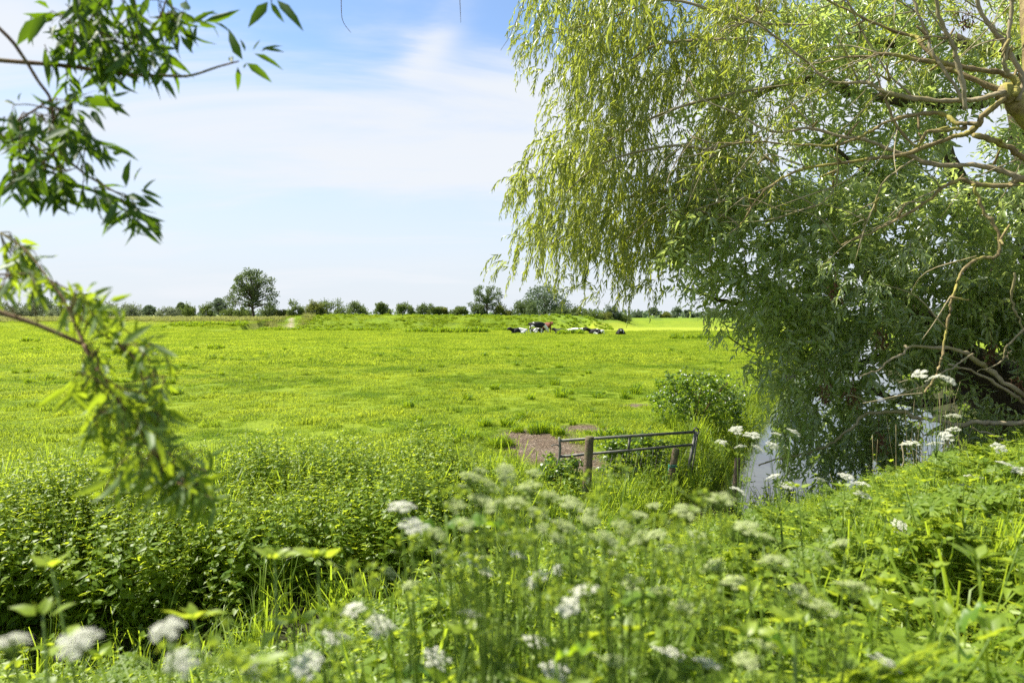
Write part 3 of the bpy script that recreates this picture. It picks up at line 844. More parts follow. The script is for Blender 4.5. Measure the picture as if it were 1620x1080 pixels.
def fern_leaf(lm, sm, p, d, L):
    """ferny tripinnate leaf as rows of small lobes"""
    d = norm(d); side = norm(np.cross(d, UPV)); up = np.cross(side, d)
    tube(sm, np.array([p, p + d * L * .5 + up * .05 * L, p + d * L]), [.0018, .0014, .0008], 3, n=3, tint=.4)
    for k in range(7):
        f = .22 + .75 * k / 6; b = p + d * L * f + up * (.1 * L * math.sin(f * 3.1) * .6)
        pl = L * .42 * (1.05 - f) + .02
        for s in (-1, 1):
            dd = norm(side * s + d * .55 + up * R.normal() * .2); q = 6
            ff = (np.arange(q) + .6) / q
            pos = b + dd * (pl * ff)[:, None]
            for s2 in (-1, 1):
                ld = norm(dd * .7 + np.cross(up, dd) * s2 * .7)
                sz = pl * .36 * (1.15 - ff)
                leaves(lm, pos, np.repeat(ld[None], q, 0) + R.normal(size=(q, 3)) * .12, np.repeat(up[None], q, 0) + R.normal(size=(q, 3)) * .25, sz * 1.25 + .008, (sz * 1.25 + .008) * .55)

def parsley(specs, d, label, seeds=0, group='cow parsley in the foreground'):
    """one plant whose flower heads sit at the listed directions, d metres away"""
    if d <= 1.1: d *= .8; specs = [(a, b, r * .58) for a, b, r in specs]
    tops = [P(px, py, d + R.normal() * .05) for px, py, _ in specs]
    c = np.mean(tops, 0); bx, by = c[0] + R.normal() * .06, c[1] + .08 + R.normal() * .04
    bz = float(ground_z(bx, by)); base = np.array([bx, by, bz])
    root = empty('cow_parsley', base, label, 'wildflower', group)
    bpy.context.view_layer.update()
    sm, lm = MB(), MB()
    zt = min(t[2] for t in tops)
    fork = base + (np.array([c[0], c[1], zt]) - base) * .62
    stem = np.array([base - UPV * .05, base * .5 + fork * .5 + np.array([R.normal() * .02, 0, 0]), fork])
    tube(sm, stem, [.0045, .004, .0032], 6, n=4, tint=.5)
    for (px, py, r), t in zip(specs, tops):
        fm, rm, node = umbel_mesh(r * .88, tilt=(R.normal() * .25, R.normal() * .25 - .15))
        nd = t + node
        tube(sm, np.array([fork, fork * .45 + nd * .55 + UPV * -.02, nd]), [.0026, .0022, .0016], 5, n=4, tint=.55)
        u = fm.build('umbel', M['faded' if any(w in label for w in ('hazy', 'dull', 'grey', 'pale head', 'yellow', 'faded', 'greenish', 'washed', 'feathery')) else 'petal'], root, origin=-(t - base)); u.location = (0, 0, 0)
        u2 = rm.build('rays', M['stalk'], u, origin=-(t - base)); u2.location = (0, 0, 0)
    for k in range(7):
        f = R.uniform(.3, 1.0); p = base + (fork - base) * f; a = R.uniform(0, 6.28)
        fern_leaf(lm, sm, p, np.array([math.cos(a), math.sin(a), R.uniform(.1, .6)]), R.uniform(.13, .24))
    for k in range(3 + seeds):     # unopened / gone-over heads: yellow-green
        t = tops[R.integers(len(tops))] + R.normal(size=3) * np.array([.09, .05, .05]) - UPV * .05
        tube(sm, np.array([fork, fork * .5 + t * .5 - UPV * .02, t]), [.0018, .0015, .001], 4, n=3)
        for j in range(9):
            e = t + R.normal(size=3) * np.array([.022, .022, .012]); tube(sm, np.array([t - UPV * .02, e]), [.0008, .0006], 3, n=1)
            m = 6; leaves(lm, np.repeat(e[None], m, 0), rvec(m) + UPV * .5, rvec(m), .011, .006, R.uniform(.6, 1, m))
    lm.build('leaves', M['fern'], root, origin=base).location = (0, 0, 0)
    sm.build('stem', M['stalk'], root, origin=base).location = (0, 0, 0)
    return root

bank_plants()
FL = [
    ([(745, 755, .024), (775, 768, .026), (800, 752, .022), (760, 790, .024)], 1.2, 'tall blurred cow parsley with four yellow-green heads left of the bare soil'),
    ([(840, 770, .026), (870, 785, .024), (815, 795, .024), (850, 812, .022)], 1.25, 'blurred cow parsley with four yellowish heads in front of the bare soil'),
    ([(905, 800, .024), (930, 825, .022), (890, 830, .022)], 1.2, 'blurred cow parsley with three yellowish heads below the thick gate post'),
    ([(720, 800, .022), (735, 830, .022), (690, 845, .02)], 1.25, 'cow parsley with yellowish heads behind the big shiny dock leaf'),
    ([(985, 835, .024), (1015, 850, .024), (960, 850, .02)], 1.2, 'blurred cow parsley with hazy heads below the middle of the gate'),
    ([(905, 838, .022), (940, 850, .02), (880, 850, .02)], 1.5, 'cow parsley with three small hazy heads between gate post and bright umbels'),
    ([(1010, 815, .024), (1035, 800, .02)], 1.6, 'cow parsley with two pale heads in front of the gate bramble'),
    ([(1180, 835, .028), (1210, 850, .022)], 1.4, 'cow parsley with grey-green heads left below the open water'),
    ([(1130, 895, .026), (1160, 920, .022)], 1.3, 'cow parsley with dull heads above the bottom grass right of centre'),
    ([(1305, 880, .026), (1330, 860, .022)], 1.5, 'cow parsley with faded heads in front of the pond bank'),
    ([(925, 935, .026), (900, 960, .022)], 1.2, 'cow parsley with two heads between the tall dock and the three bright umbels'),
    ([(770, 905, .02), (750, 890, .018)], 1.5, 'slim cow parsley with tiny heads beside the little tilted white ones'),
    ([(860, 835, .02), (830, 840, .018), (800, 845, .02)], 1.7, 'yellowish cow parsley with three tiny heads above the bright umbels'),
    ([(615, 905, .022), (650, 925, .02)], 1.4, 'yellow-green cow parsley going over at the edge of the dark ditch'),
    ([(1045, 935, .024), (1080, 960, .022)], 1.2, 'cow parsley with washed-out heads right of the tall dock stem'),
    ([(1210, 1020, .024), (1180, 1045, .022)], 1.15, 'cow parsley with greenish heads at the bottom edge left of the low dock'),
    ([(635, 803, .030), (655, 836, .034)], 1.35, 'cow parsley with two large white umbels side by side before the dark nettles'),
    ([(775, 800, .032), (828, 775, .026)], 1.5, 'tall cow parsley with a blurred grey-white umbel just below the gate side'),
    ([(815, 880, .032), (848, 918, .036), (885, 900, .02)], 1.6, 'cow parsley with three bright white umbels in the middle foreground'),
    ([(697, 872, .018), (735, 880, .016)], 1.7, 'small cow parsley with two little tilted white heads against the dark ditch'),
    ([(560, 965, .028), (600, 990, .03), (530, 1003, .03)], 1.35, 'cow parsley with three white heads at the near end of the dark ditch'),
    ([(745, 975, .034), (690, 1042, .03)], 1.35, 'cow parsley with a broad white head above a lower one, below the large dock leaf'),
    ([(845, 1015, .028), (880, 1062, .03)], 1.3, 'low cow parsley with two white heads at the bottom middle edge'),
    ([(265, 995, .036)], 1.05, 'single soft white umbel, rightmost of the tall ones at the lower left'),
    ([(124, 1016, .040), (20, 1016, .036)], 1.0, 'cow parsley with two big blurred white umbels at the lower left corner'),
    ([(290, 1046, .036), (400, 1057, .034)], 1.0, 'cow parsley with two pale umbels touching the bottom edge at left'),
    ([(485, 1052, .032)], 1.15, 'single white umbel at the bottom edge beside the leafy nettle tops'),
    ([(970, 865, .03), (1000, 920, .026)], 1.5, 'cow parsley with greyish umbels left of the tall dock stem'),
    ([(1140, 790, .028), (1085, 810, .03)], 1.3, 'cow parsley with hazy grey-green umbels right below the gate'),
    ([(1225, 887, .030), (1265, 940, .03)], 1.25, 'cow parsley with dull white umbels in front of the pond edge'),
    ([(1350, 930, .034), (1300, 960, .03)], 1.2, 'cow parsley with pale feathery heads in the lower right foreground'),
    ([(1060, 1035, .03), (1120, 1050, .026)], 1.25, 'cow parsley with white heads at the bottom edge right of centre'),
    ([(970, 1045, .026), (930, 1030, .024)], 1.35, 'cow parsley with yellowish white heads at the bottom edge in the middle'),
    ([(1400, 1050, .03)], 1.2, 'single blurred umbel low in the right corner herbs'),
    ([(1165, 680, .035), (1142, 700, .032), (1190, 689, .04), (1200, 711, .034), (1172, 707, .03)], 3.4, 'cow parsley with a cluster of five white heads in front of the far grassy bank'),
    ([(1255, 684, .036), (1228, 687, .03), (1222, 705, .034)], 3.4, 'cow parsley with three white heads right of the five-headed cluster'),
    ([(1168, 777, .042), (1225, 754, .036), (1245, 768, .036)], 3.2, 'cow parsley with white heads at the left corner of the open water'),
    ([(1340, 755, .04), (1362, 766, .04), (1365, 784, .045), (1300, 760, .03)], 3.4, 'cow parsley with four flat white heads in front of the water'),
    ([(1455, 592, .05), (1480, 598, .055), (1500, 602, .055)], 4.2, 'tallest cow parsley whose three white heads stand before the dark willow trunk'),
    ([(1495, 690, .05), (1508, 680, .045), (1440, 703, .06), (1480, 703, .05)], 4.4, 'cow parsley with four white heads under the long horizontal dead branch'),
    ([(1508, 660, .055)], 4.4, 'single white head just left of the willow trunk base'),
    ([(1540, 755, .06), (1590, 735, .06), (1612, 745, .05), (1580, 708, .05)], 4.6, 'cow parsley with white heads at the right edge of the bank'),
    ([(1520, 770, .06), (1470, 790, .05)], 4.4, 'cow parsley with two small white heads in the bright bank herbs'),
    ([(1425, 830, .045), (1430, 845, .04)], 3.4, 'cow parsley with two low white heads on the open bank'),
    ([(1105, 850, .03), (1060, 870, .024), (1040, 845, .024)], 1.7, 'cow parsley with small hazy heads above the middle grass'),
    ([(900, 790, .026), (935, 810, .022)], 1.7, 'cow parsley with yellow-green heads directly under the gate post'),
    ([(760, 745, .02), (800, 740, .02), (845, 748, .02), (730, 770, .02)], 1.6, 'tall yellow-green cow parsley going to seed left of the gate'),
]
for k, (sp, d, lb) in enumerate(FL):
    parsley(sp, d, lb, seeds=3 if k < 5 else 0 if k > 25 else -1)

# ------------------------------------------------------------------ foreground docks and single nettles
def dock(px, py, d, lvs, label):
    """dock plant: stem and broad leaves, each (base dx, base dz, direction, length)"""
    top = P(px, py, d); bx, by = top[0] + .02, top[1] + .04; base = np.array([bx, by, float(ground_z(bx, by))])
    root = empty('dock_plant', base, label, 'plant', 'broad-leaved docks in the foreground')
    bpy.context.view_layer.update()
    sm = MB(); tube(sm, np.array([base - UPV * .05, base * .5 + top * .5 + np.array([.02, 0, 0]), top]), [.006, .005, .003], 6, n=4)
    sm.build('stem', M['stalk'], root, origin=base).location = (0, 0, 0)
    for f, dx, dy, dz, L in lvs:
        p = base + (top - base) * f
        nseg = 8; d0 = norm(np.array([dx, dy, dz])); sd = norm(np.cross(d0, UPV)); 
        path = [p]; dd = d0.copy()
        for k in range(nseg):
            dd = norm(dd + DOWN * .10); path.append(path[-1] + dd * L / nseg)
        path = np.array(path); mb = MB(); rows = []
        for k, q in enumerate(path):
            t = k / nseg; w = L * .17 * math.sin(math.pi * min(1, .06 + t * .98) ** .75) + .001
            up = norm(np.cross(sd, dd)); wav = .012 * math.sin(k * 2.3)
            rows += [q - sd * w + UPV * (w * .25 + wav), q - sd * w * .5 + UPV * w * .05, q, q + sd * w * .5 + UPV * w * .05, q + sd * w + UPV * (w * .25 - wav)]
        qd = [(k * 5 + j, k * 5 + j + 1, k * 5 + 6 + j, k * 5 + 5 + j) for k in range(nseg) for j in range(4)]
        mb.add(rows, None, qd, R.random())
        mb.build('leaf', M['dock'], root, origin=base).location = (0, 0, 0)
dock(706, 815, 1.45, [(.98, .9, -.1, .35, .16), (.95, -.6, .2, .8, .09), (.7, -.8, .1, .3, .15), (.6, .5, .4, .6, .17)], 'dock with a big shiny horizontal leaf before the dark ditch')
dock(955, 870, 1.25, [(.98, .1, 0, 1, .10), (.9, .6, -.1, .5, .13), (.78, .5, -.1, -.1, .16), (.68, -.7, .2, .1, .14), (.6, .7, 0, -.3, .17)], 'tall dock with dark drooping leaves in the middle foreground')
dock(880, 1035, 1.1, [(.99, .3, -.3, .5, .10), (.9, -.5, .2, .5, .11), (.85, .7, .1, .4, .11)], 'dock with yellow-green leaves at the bottom middle')
dock(560, 1035, 1.0, [(.97, -.2, -.1, .8, .13), (.9, .6, .2, .6, .12), (.85, -.7, .2, .5, .12)], 'dock with wide pale leaf at the bottom edge left of centre')
dock(1255, 1005, 1.1, [(.97, -.5, 0, .5, .10), (.9, .7, 0, .2, .12), (.8, .4, -.2, -.2, .12)], 'low dock with dark leaves among the right foreground grass')
dock(1515, 985, 1.5, [(.98, .3, 0, .5, .10), (.93, .7, -.1, -.3, .13), (.9, -.6, 0, .3, .12), (.8, -.5, .1, .1, .14)], 'dock with a dark hanging leaf in the bright right corner')

def nettle_thing(px, py, d, label, ll=.085, tiers=9):
    top = P(px, py, d); base = np.array([top[0], top[1] + .03, 0]); base[2] = float(ground_z(base[0], base[1]))
    h = top[2] - base[2]
    root = empty('nettle', base, label, 'plant', 'single nettles in the foreground')
    lm, sm = nettle_mesh(h, tiers, ll, .42)
    lm.build('leaves', M['herb'], root); sm.build('stem', M['stalk'], root)
    for ch in root.children: ch.matrix_parent_inverse.identity()
for px, py, d, lb in [(195, 925, 1.1, 'nettle with raised leaf tips left of the dark ditch floor'), (345, 955, 1.1, 'nettle top with spread pale leaves under the dark ditch'),
                      (495, 935, 1.2, 'tall bright nettle top at the right end of the dark ditch'), (425, 990, 1.1, 'nettle with toothed leaves between two white umbels'),
                      (60, 1020, 1.0, 'nettle leaves in the lower left corner'), (330, 1000, .95, 'low nettle in front of the single soft umbel'),
                      (640, 960, 1.3, 'nettle behind the three-headed cow parsley'), (790, 955, 1.3, 'dark nettle below the three bright umbels'),
                      (1010, 960, 1.2, 'nettle right of the tall dock'), (1120, 930, 1.3, 'nettle amid long grass right of centre'),
                      (1180, 985, 1.2, 'nettle near the bottom right of centre'), (1320, 790, 2.4, 'upright nettle standing before the water'),
                      (1275, 775, 2.4, 'nettle at the left margin of the water'), (1215, 960, 1.3, 'bent nettle below the dull white umbels'),
                      (1470, 900, 2.0, 'nettle on the bright right bank'), (1560, 860, 2.4, 'nettle at the right border above the corner dock')]:
    nettle_thing(px, py, d, lb)

# ------------------------------------------------------------------ near willow branches at the left
def branch_thing(label, stems, twigs, lv, ll=.075, lf=1.0, nf=.7, mat='near', group='overhanging willow branches at left', name='willow_branch', base_i=0):
    """stems: list of (points[(px,py)], depth0, depth1, r0, r1); twigs: (px,py,depth,n,len,dir,droop); lv: explicit leaves (px,py,px2,py2,depth,width)"""
    st = stems[base_i]
    base = P(*st[0][0], st[1])
    root = empty(name, base, label, 'branch', group); bpy.context.view_layer.update()
    sm, lm, path = MB(), MB(), []
    for pts, d0, d1, r0, r1 in stems:
        n = len(pts); pp = [P(a, b, d0 + (d1 - d0) * k / (n - 1)) for k, (a, b) in enumerate(pts)]
        path.append(smooth_path(pp, np.ones(n), 5)[0])
        tube(sm, np.array(pp), np.linspace(r0, r1, n), 7, .05, n=5)
    for px, py, d, n, L, dr, droop, sp in twigs:
        n = max(1, int(n * nf)); L = L * lf
        p0 = PA(px + R.normal(size=n) * sp, py + R.normal(size=n) * sp * .7, d + R.normal(size=n) * .07)
        d0 = norm(np.array(dr, float)[None] + R.normal(size=(n, 3)) * .45)
        al = np.vstack(path)
        for q in p0:
            c = al[np.argmin(np.linalg.norm(al - q - UPV * .01, axis=1))]; tube(sm, np.array([c, (c + q) / 2 + R.normal(size=3) * .006, q]), [.0015, .0014, .0013], 4, n=3)
        shoots(lm, sm, p0, d0, L * R.uniform(.7, 1.2, n), 6, droop, .12, ll, ll * .22, .55, .18, twr=.0013)
    if lv:
        for a, b, c, e, d, w in lv:
            p, q = P(a, b, d), P(c, e, d + R.normal() * .02); L = np.linalg.norm(q - p)
            leaves(lm, p[None], (q - p)[None], (np.array([R.normal() * .5, -1, .4]))[None], L, L * w, np.array([R.random()]))
    for mb, nm, mt in ((sm, 'stem', M['twig']), (lm, 'leaves', M[mat])):
        if mb.n: mb.build(nm, mt, root, origin=base).location = (0, 0, 0)
D = 1.9
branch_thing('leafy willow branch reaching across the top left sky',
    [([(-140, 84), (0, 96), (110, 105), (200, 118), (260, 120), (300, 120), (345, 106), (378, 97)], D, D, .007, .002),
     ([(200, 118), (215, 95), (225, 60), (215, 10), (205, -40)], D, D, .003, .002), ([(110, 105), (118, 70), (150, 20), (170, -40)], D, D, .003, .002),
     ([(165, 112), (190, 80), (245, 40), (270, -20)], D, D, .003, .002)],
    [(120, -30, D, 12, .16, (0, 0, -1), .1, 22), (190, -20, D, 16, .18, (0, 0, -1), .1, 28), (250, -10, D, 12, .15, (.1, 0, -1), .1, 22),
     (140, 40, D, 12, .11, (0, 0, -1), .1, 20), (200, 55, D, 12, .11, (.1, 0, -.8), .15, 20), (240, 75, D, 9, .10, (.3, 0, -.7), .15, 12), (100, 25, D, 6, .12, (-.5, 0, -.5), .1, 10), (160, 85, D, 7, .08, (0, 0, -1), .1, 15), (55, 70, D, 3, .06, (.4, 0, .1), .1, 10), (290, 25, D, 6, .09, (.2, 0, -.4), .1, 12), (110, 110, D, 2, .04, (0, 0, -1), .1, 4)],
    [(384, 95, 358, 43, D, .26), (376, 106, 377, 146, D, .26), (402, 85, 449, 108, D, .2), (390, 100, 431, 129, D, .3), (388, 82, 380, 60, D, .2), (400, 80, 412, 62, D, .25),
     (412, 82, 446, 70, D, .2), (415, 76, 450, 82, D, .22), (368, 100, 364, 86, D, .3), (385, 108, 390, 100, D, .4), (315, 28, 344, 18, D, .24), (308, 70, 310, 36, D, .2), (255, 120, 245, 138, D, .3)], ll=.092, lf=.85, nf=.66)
branch_thing('small willow sprig with three leaves hanging from the top edge',
    [([(418, -90), (422, -30), (430, 4)], D, D, .0025, .0015)], [],
    [(424, 3, 392, 43, D, .3), (428, 4, 449, 36, D, .24), (438, 0, 480, 46, D, .22)])
branch_thing('willow branch with dark and bright leaf clusters drooping at upper left',
    [([(-120, -60), (0, 46), (35, 88), (60, 128), (80, 158), (85, 200), (92, 235), (130, 272), (172, 298), (205, 318), (230, 350), (248, 372)], D - .1, D - .1, .005, .0015),
     ([(80, 158), (30, 190), (-10, 215), (-60, 230)], D - .1, D, .003, .002), ([(92, 235), (60, 265), (20, 290), (-60, 350)], D - .1, D - .1, .0025, .002)],
    [(25, 190, D - .1, 12, .11, (-.1, 0, -.6), .1, 20), (80, 175, D - .1, 14, .10, (.1, 0, -.6), .1, 18), (115, 165, D - .1, 9, .10, (.6, 0, -.2), .15, 14), (60, 225, D - .1, 12, .11, (0, 0, -1), .1, 20), (105, 215, D - .1, 9, .10, (.2, 0, -1), .1, 16),
     (60, 270, D - .1, 12, .09, (0, 0, -1), .1, 18), (20, 255, D - .1, 5, .08, (-.2, 0, -.4), .1, 10), (95, 260, D - .1, 8, .10, (.2, 0, -.8), .1, 10), (140, 285, D - .1, 7, .09, (.4, 0, -.8), .1, 9), (200, 315, D - .1, 9, .10, (.3, 0, -.6), .15, 10)],
    [(200, 296, 203, 250, D - .1, .26), (212, 288, 222, 262, D - .1, .22), (130, 155, 171, 160, D - .1, .22), (128, 150, 106, 140, D - .1, .24), (145, 175, 163, 203, D - .1, .24), (225, 308, 258, 327, D - .1, .22), (222, 300, 256, 313, D - .1, .2), (225, 305, 244, 282, D - .1, .2),
     (185, 315, 180, 348, D - .1, .25), (235, 345, 257, 358, D - .1, .22), (5, 160, 25, 165, D - .1, .25), (30, 160, 32, 145, D - .1, .25), (150, 310, 158, 335, D - .1, .25), (235, 355, 256, 380, D - .1, .22)], ll=.085, lf=.75, nf=.62)
DB = 1.45
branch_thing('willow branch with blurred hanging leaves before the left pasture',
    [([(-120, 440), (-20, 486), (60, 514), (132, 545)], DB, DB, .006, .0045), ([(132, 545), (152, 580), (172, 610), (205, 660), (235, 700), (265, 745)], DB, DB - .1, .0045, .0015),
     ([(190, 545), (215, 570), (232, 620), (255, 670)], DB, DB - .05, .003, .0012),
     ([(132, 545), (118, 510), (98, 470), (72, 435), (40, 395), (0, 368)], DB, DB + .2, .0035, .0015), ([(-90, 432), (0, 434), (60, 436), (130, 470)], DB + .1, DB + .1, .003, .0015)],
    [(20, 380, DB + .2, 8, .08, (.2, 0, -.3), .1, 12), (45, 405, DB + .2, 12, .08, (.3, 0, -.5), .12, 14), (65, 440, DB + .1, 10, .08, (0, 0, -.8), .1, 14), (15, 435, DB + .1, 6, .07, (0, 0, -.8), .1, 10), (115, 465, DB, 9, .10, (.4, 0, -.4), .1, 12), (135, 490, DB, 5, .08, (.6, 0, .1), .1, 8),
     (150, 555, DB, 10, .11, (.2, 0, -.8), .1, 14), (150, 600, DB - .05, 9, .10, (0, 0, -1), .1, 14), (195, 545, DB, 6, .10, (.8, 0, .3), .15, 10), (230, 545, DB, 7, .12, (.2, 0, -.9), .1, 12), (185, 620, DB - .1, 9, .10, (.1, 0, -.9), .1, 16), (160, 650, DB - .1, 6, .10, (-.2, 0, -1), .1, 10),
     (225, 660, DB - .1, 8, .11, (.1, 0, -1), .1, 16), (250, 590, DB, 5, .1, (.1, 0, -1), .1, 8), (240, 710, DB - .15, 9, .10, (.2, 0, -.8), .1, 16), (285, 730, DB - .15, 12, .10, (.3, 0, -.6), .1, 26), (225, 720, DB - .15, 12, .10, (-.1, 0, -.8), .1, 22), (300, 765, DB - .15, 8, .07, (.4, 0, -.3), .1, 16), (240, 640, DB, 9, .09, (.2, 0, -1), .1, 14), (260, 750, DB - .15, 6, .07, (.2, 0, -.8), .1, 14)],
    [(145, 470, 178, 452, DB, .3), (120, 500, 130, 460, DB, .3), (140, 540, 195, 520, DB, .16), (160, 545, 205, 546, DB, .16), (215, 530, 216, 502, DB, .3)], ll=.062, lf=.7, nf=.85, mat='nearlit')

# bare twigs that hang in at the top
def bare_twig(pts, d, label):
    base = P(*pts[0], d); mb = MB()
    tube(mb, np.array([P(a, b, d) for a, b in pts]), np.linspace(.0035, .0014, len(pts)), 5, .05, n=5)
    o = mb.build('hanging_twig', M['twig'], origin=base); tag(o, label, 'twig', 'bare twigs hanging from the top edge')
bare_twig([(548, -120), (541, -30), (540, 15), (543, 35), (555, 52)], 4.5, 'short bare twig hanging into blue sky left of the cloud wisp')
bare_twig([(726, -120), (727, -20), (728, 12), (729, 36)], 4.5, 'straight bare twig hanging into the cloud wisp')
bare_twig([(850, -120), (829, 0), (818, 30), (806, 58), (792, 80)], 5.0, 'long slanting bare twig beside the weeping willow edge')

# ------------------------------------------------------------------ willows at right
def in_poly(px, py, poly):
    poly = np.array(poly, float); ins = np.zeros(len(px), bool); j = len(poly) - 1
    for i in range(len(poly)):
        xi, yi = poly[i]; xj, yj = poly[j]
        c = ((yi > py) != (yj > py)) & (px < (xj - xi) * (py - yi) / (yj - yi + 1e-12) + xi)
        ins ^= c; j = i
    return ins

def poly_pts(poly, n):
    p = np.array(poly, float); lo, hi = p.min(0), p.max(0)
    a = R.uniform(lo[0], hi[0], n * 4); b = R.uniform(lo[1], hi[1], n * 4); k = in_poly(a, b, poly)
    return a[k][:n], b[k][:n]

def clumpy(px, py, d, s, thr):
    return fnoise(px / s + d * .6, py / s * .7 - d * .4) > thr

def near_willow():
    base = np.array([7.0, 8.3, float(ground_z(7.0, 8.3))])
    root = empty('weeping_willow', base, 'big weeping willow with yellow-green trailing strands and lichen-covered limbs', 'tree'); bpy.context.view_layer.update()
    tr, lb, gb, tw, lv = MB(), MB(), MB(), MB(), MB()
    fork = P(1640, 190, 7.6)
    tube(tr, np.array([base - UPV * .3, base + np.array([-.05, 0, 1.6]), fork * .5 + base * .5 + np.array([.3, .1, 1.2]), fork + np.array([.35, .3, .3]), fork + np.array([.5, .9, 2.5]), fork + np.array([.2, 1.6, 4.6])]),
         [.42, .33, .27, .2, .16, .08], 14, .05, n=8)
    def B(mb, pts, d0, d1, r0, r1, sides=8):
        n = len(pts)
        pp = np.array([P(a, b, d0 + (d1 - d0) * k / (n - 1)) for k, (a, b) in enumerate(pts)])
        tube(mb, pp, np.linspace(r0, r1, n) * (.66 if sides == 8 else 1), sides, .09, n=7, wig=.006)
        return pp
    B(lb, [(1700, 240), (1640, 200), (1597, 156), (1589, 144)], 7.9, 7.6, .14, .085, 10)
    ends = []
    def E(*a): ends.append(B(*a))
    E(lb, [(1592, 154), (1558, 183), (1546, 202), (1520, 216), (1459, 236), (1416, 246), (1380, 249), (1330, 256), (1273, 267), (1223, 293), (1193, 325), (1170, 358)], 7.6, 8.8, .055, .012)
    E(gb, [(1592, 146), (1563, 154), (1534, 160), (1476, 160), (1411, 150), (1380, 132), (1357, 127), (1317, 128), (1280, 100), (1220, 53), (1170, 20)], 7.6, 8.6, .05, .012)
    E(lb, [(1592, 147), (1524, 115), (1488, 101), (1452, 67), (1440, 57), (1367, 33), (1307, 0), (1240, -30)], 7.65, 8.6, .045, .014)
    E(lb, [(1607, 150), (1604, 123), (1548, 109), (1483, 97), (1440, 89), (1394, 85), (1370, 91), (1343, 90)], 7.5, 7.9, .05, .02)
    E(gb, [(1594, 118), (1593, 95), (1598, 60), (1606, 0), (1612, -60)], 7.5, 7.3, .035, .025)
    E(gb, [(1609, 160), (1616, 125), (1597, 82), (1580, 60), (1550, 15), (1538, -40)], 7.6, 7.6, .045, .03)
    E(gb, [(1529, 174), (1524, 140), (1510, 91), (1500, 60), (1485, 20), (1470, -40)], 7.5, 7.3, .038, .028)
    E(gb, [(1524, 160), (1495, 113), (1476, 84), (1469, 60), (1448, 18), (1430, -40)], 7.6, 7.8, .03, .02)
    E(lb, [(1546, 196), (1512, 191), (1495, 180), (1452, 180), (1404, 190), (1380, 204), (1352, 218), (1323, 227), (1273, 228), (1200, 222), (1137, 225), (1100, 215), (1087, 205)], 7.6, 8.9, .04, .01)
    E(lb, [(1530, 202), (1476, 207), (1460, 220), (1447, 228), (1420, 200), (1394, 144), (1375, 100)], 7.7, 8.2, .035, .014)
    E(gb, [(1680, 310), (1620, 277), (1572, 260), (1500, 257), (1452, 246), (1380, 221), (1340, 214), (1287, 200), (1227, 207), (1180, 185), (1113, 153), (1090, 123)], 7.9, 8.9, .055, .01)
    E(lb, [(1690, 250), (1620, 281), (1597, 293), (1548, 290), (1520, 283), (1488, 298), (1462, 320), (1420, 345), (1370, 370), (1330, 388)], 7.6, 8.2, .05, .012)
    E(lb, [(1540, 292), (1546, 305), (1560, 330), (1573, 345), (1582, 380), (1575, 395), (1545, 405), (1520, 430), (1503, 470), (1497, 520), (1490, 560), (1484, 590), (1462, 622)], 7.3, 6.9, .03, .016)
    E(lb, [(1539, 214), (1585, 228), (1620, 248), (1680, 290)], 7.7, 8.0, .045, .05)
    E(gb, [(1325, 230), (1322, 270), (1318, 295), (1290, 325), (1240, 335)], 8.2, 8.6, .014, .006)
    E(gb, [(1445, 250), (1400, 285), (1385, 320), (1370, 350), (1365, 380)], 7.9, 8.2, .016, .008)
    E(gb, [(1223, 293), (1190, 325), (1140, 318), (1080, 308)], 8.6, 9.2, .012, .006)
    E(gb, [(1273, 262), (1235, 250), (1210, 248), (1180, 262), (1130, 245), (1090, 225)], 8.5, 9.2, .012, .006)
    E(gb, [(1440, 150), (1408, 128), (1384, 92), (1362, 50), (1340, 0)], 8.3, 8.6, .02, .012)
    E(gb, [(1205, -20), (1198, 20), (1175, 38), (1150, 55)], 8.6, 9.2, .02, .01)
    for pp in ends:
        for k in range(3):
            q = pp[R.integers(1, max(2, len(pp) - 2))]; d = norm(R.normal(size=3) + UPV * .4); L = R.uniform(.06, .22)
            tube(lb, np.array([q, q + d * L * .6, q + d * L]), [.016, .012, .009], 6, .15, n=2)
    # random finer side twigs from every limb
    for pp in ends:
        for k in range(5):
            q = pp[R.integers(len(pp) // 2, len(pp))]
            d = norm(np.array([-.6, R.normal() * .4, R.normal() * .6])); L = R.uniform(.4, 1.1)
            m = q + d * L * .5 + R.normal(size=3) * .06
            tube(tw, np.array([q, m, m + norm(d + DOWN * .3 + R.normal(size=3) * .3) * L * .5]), [.008, .006, .003], 5, n=4)
    # long arching boughs inside the curtain of strands
    for px0, py0, px1, py1, d0, d1 in [(1300, 40, 850, 60, 9, 10.5), (1273, 130, 835, 290, 9, 10.8), (1200, 60, 880, 180, 9, 11), (1170, 300, 850, 400, 9.2, 11), (1230, -60, 830, -40, 9, 10), (1150, 340, 930, 430, 9.4, 11.5), (1170, 358, 1050, 420, 9, 10), (1220, 200, 870, 330, 9.2, 10)]:
        a = P(px0, py0, d0); b = P(px1, py1, d1); mid = (a + b) / 2 + np.array([0, R.normal() * .2, .35])
        tube(tw, np.array([a, mid * .5 + a * .5 + R.normal(size=3) * .1, mid + R.normal(size=3) * .1, mid * .5 + b * .5 + R.normal(size=3) * .1, b]), [.006, .02, .018, .012, .005], 6, .04, n=6)
    # strands
    W = [(838, -60), (850, 40), (880, 90), (880, 190), (838, 260), (815, 282), (850, 310), (825, 360), (818, 385), (860, 375), (900, 405), (950, 410), (1010, 420), (1060, 400), (1090, 390), (1130, 380), (1200, 300), (1180, 100), (1260, -60)]
    px, py = poly_pts(W, 2700); n = len(px); d = R.uniform(9.3, 12.6, n)
    k = clumpy(px, py, d, 42, .40); px, py, d = px[k], py[k], d[k]; n = len(px)
    p0 = PA(px, py, d)
    edge = 1 - sstep(830, 960, px)
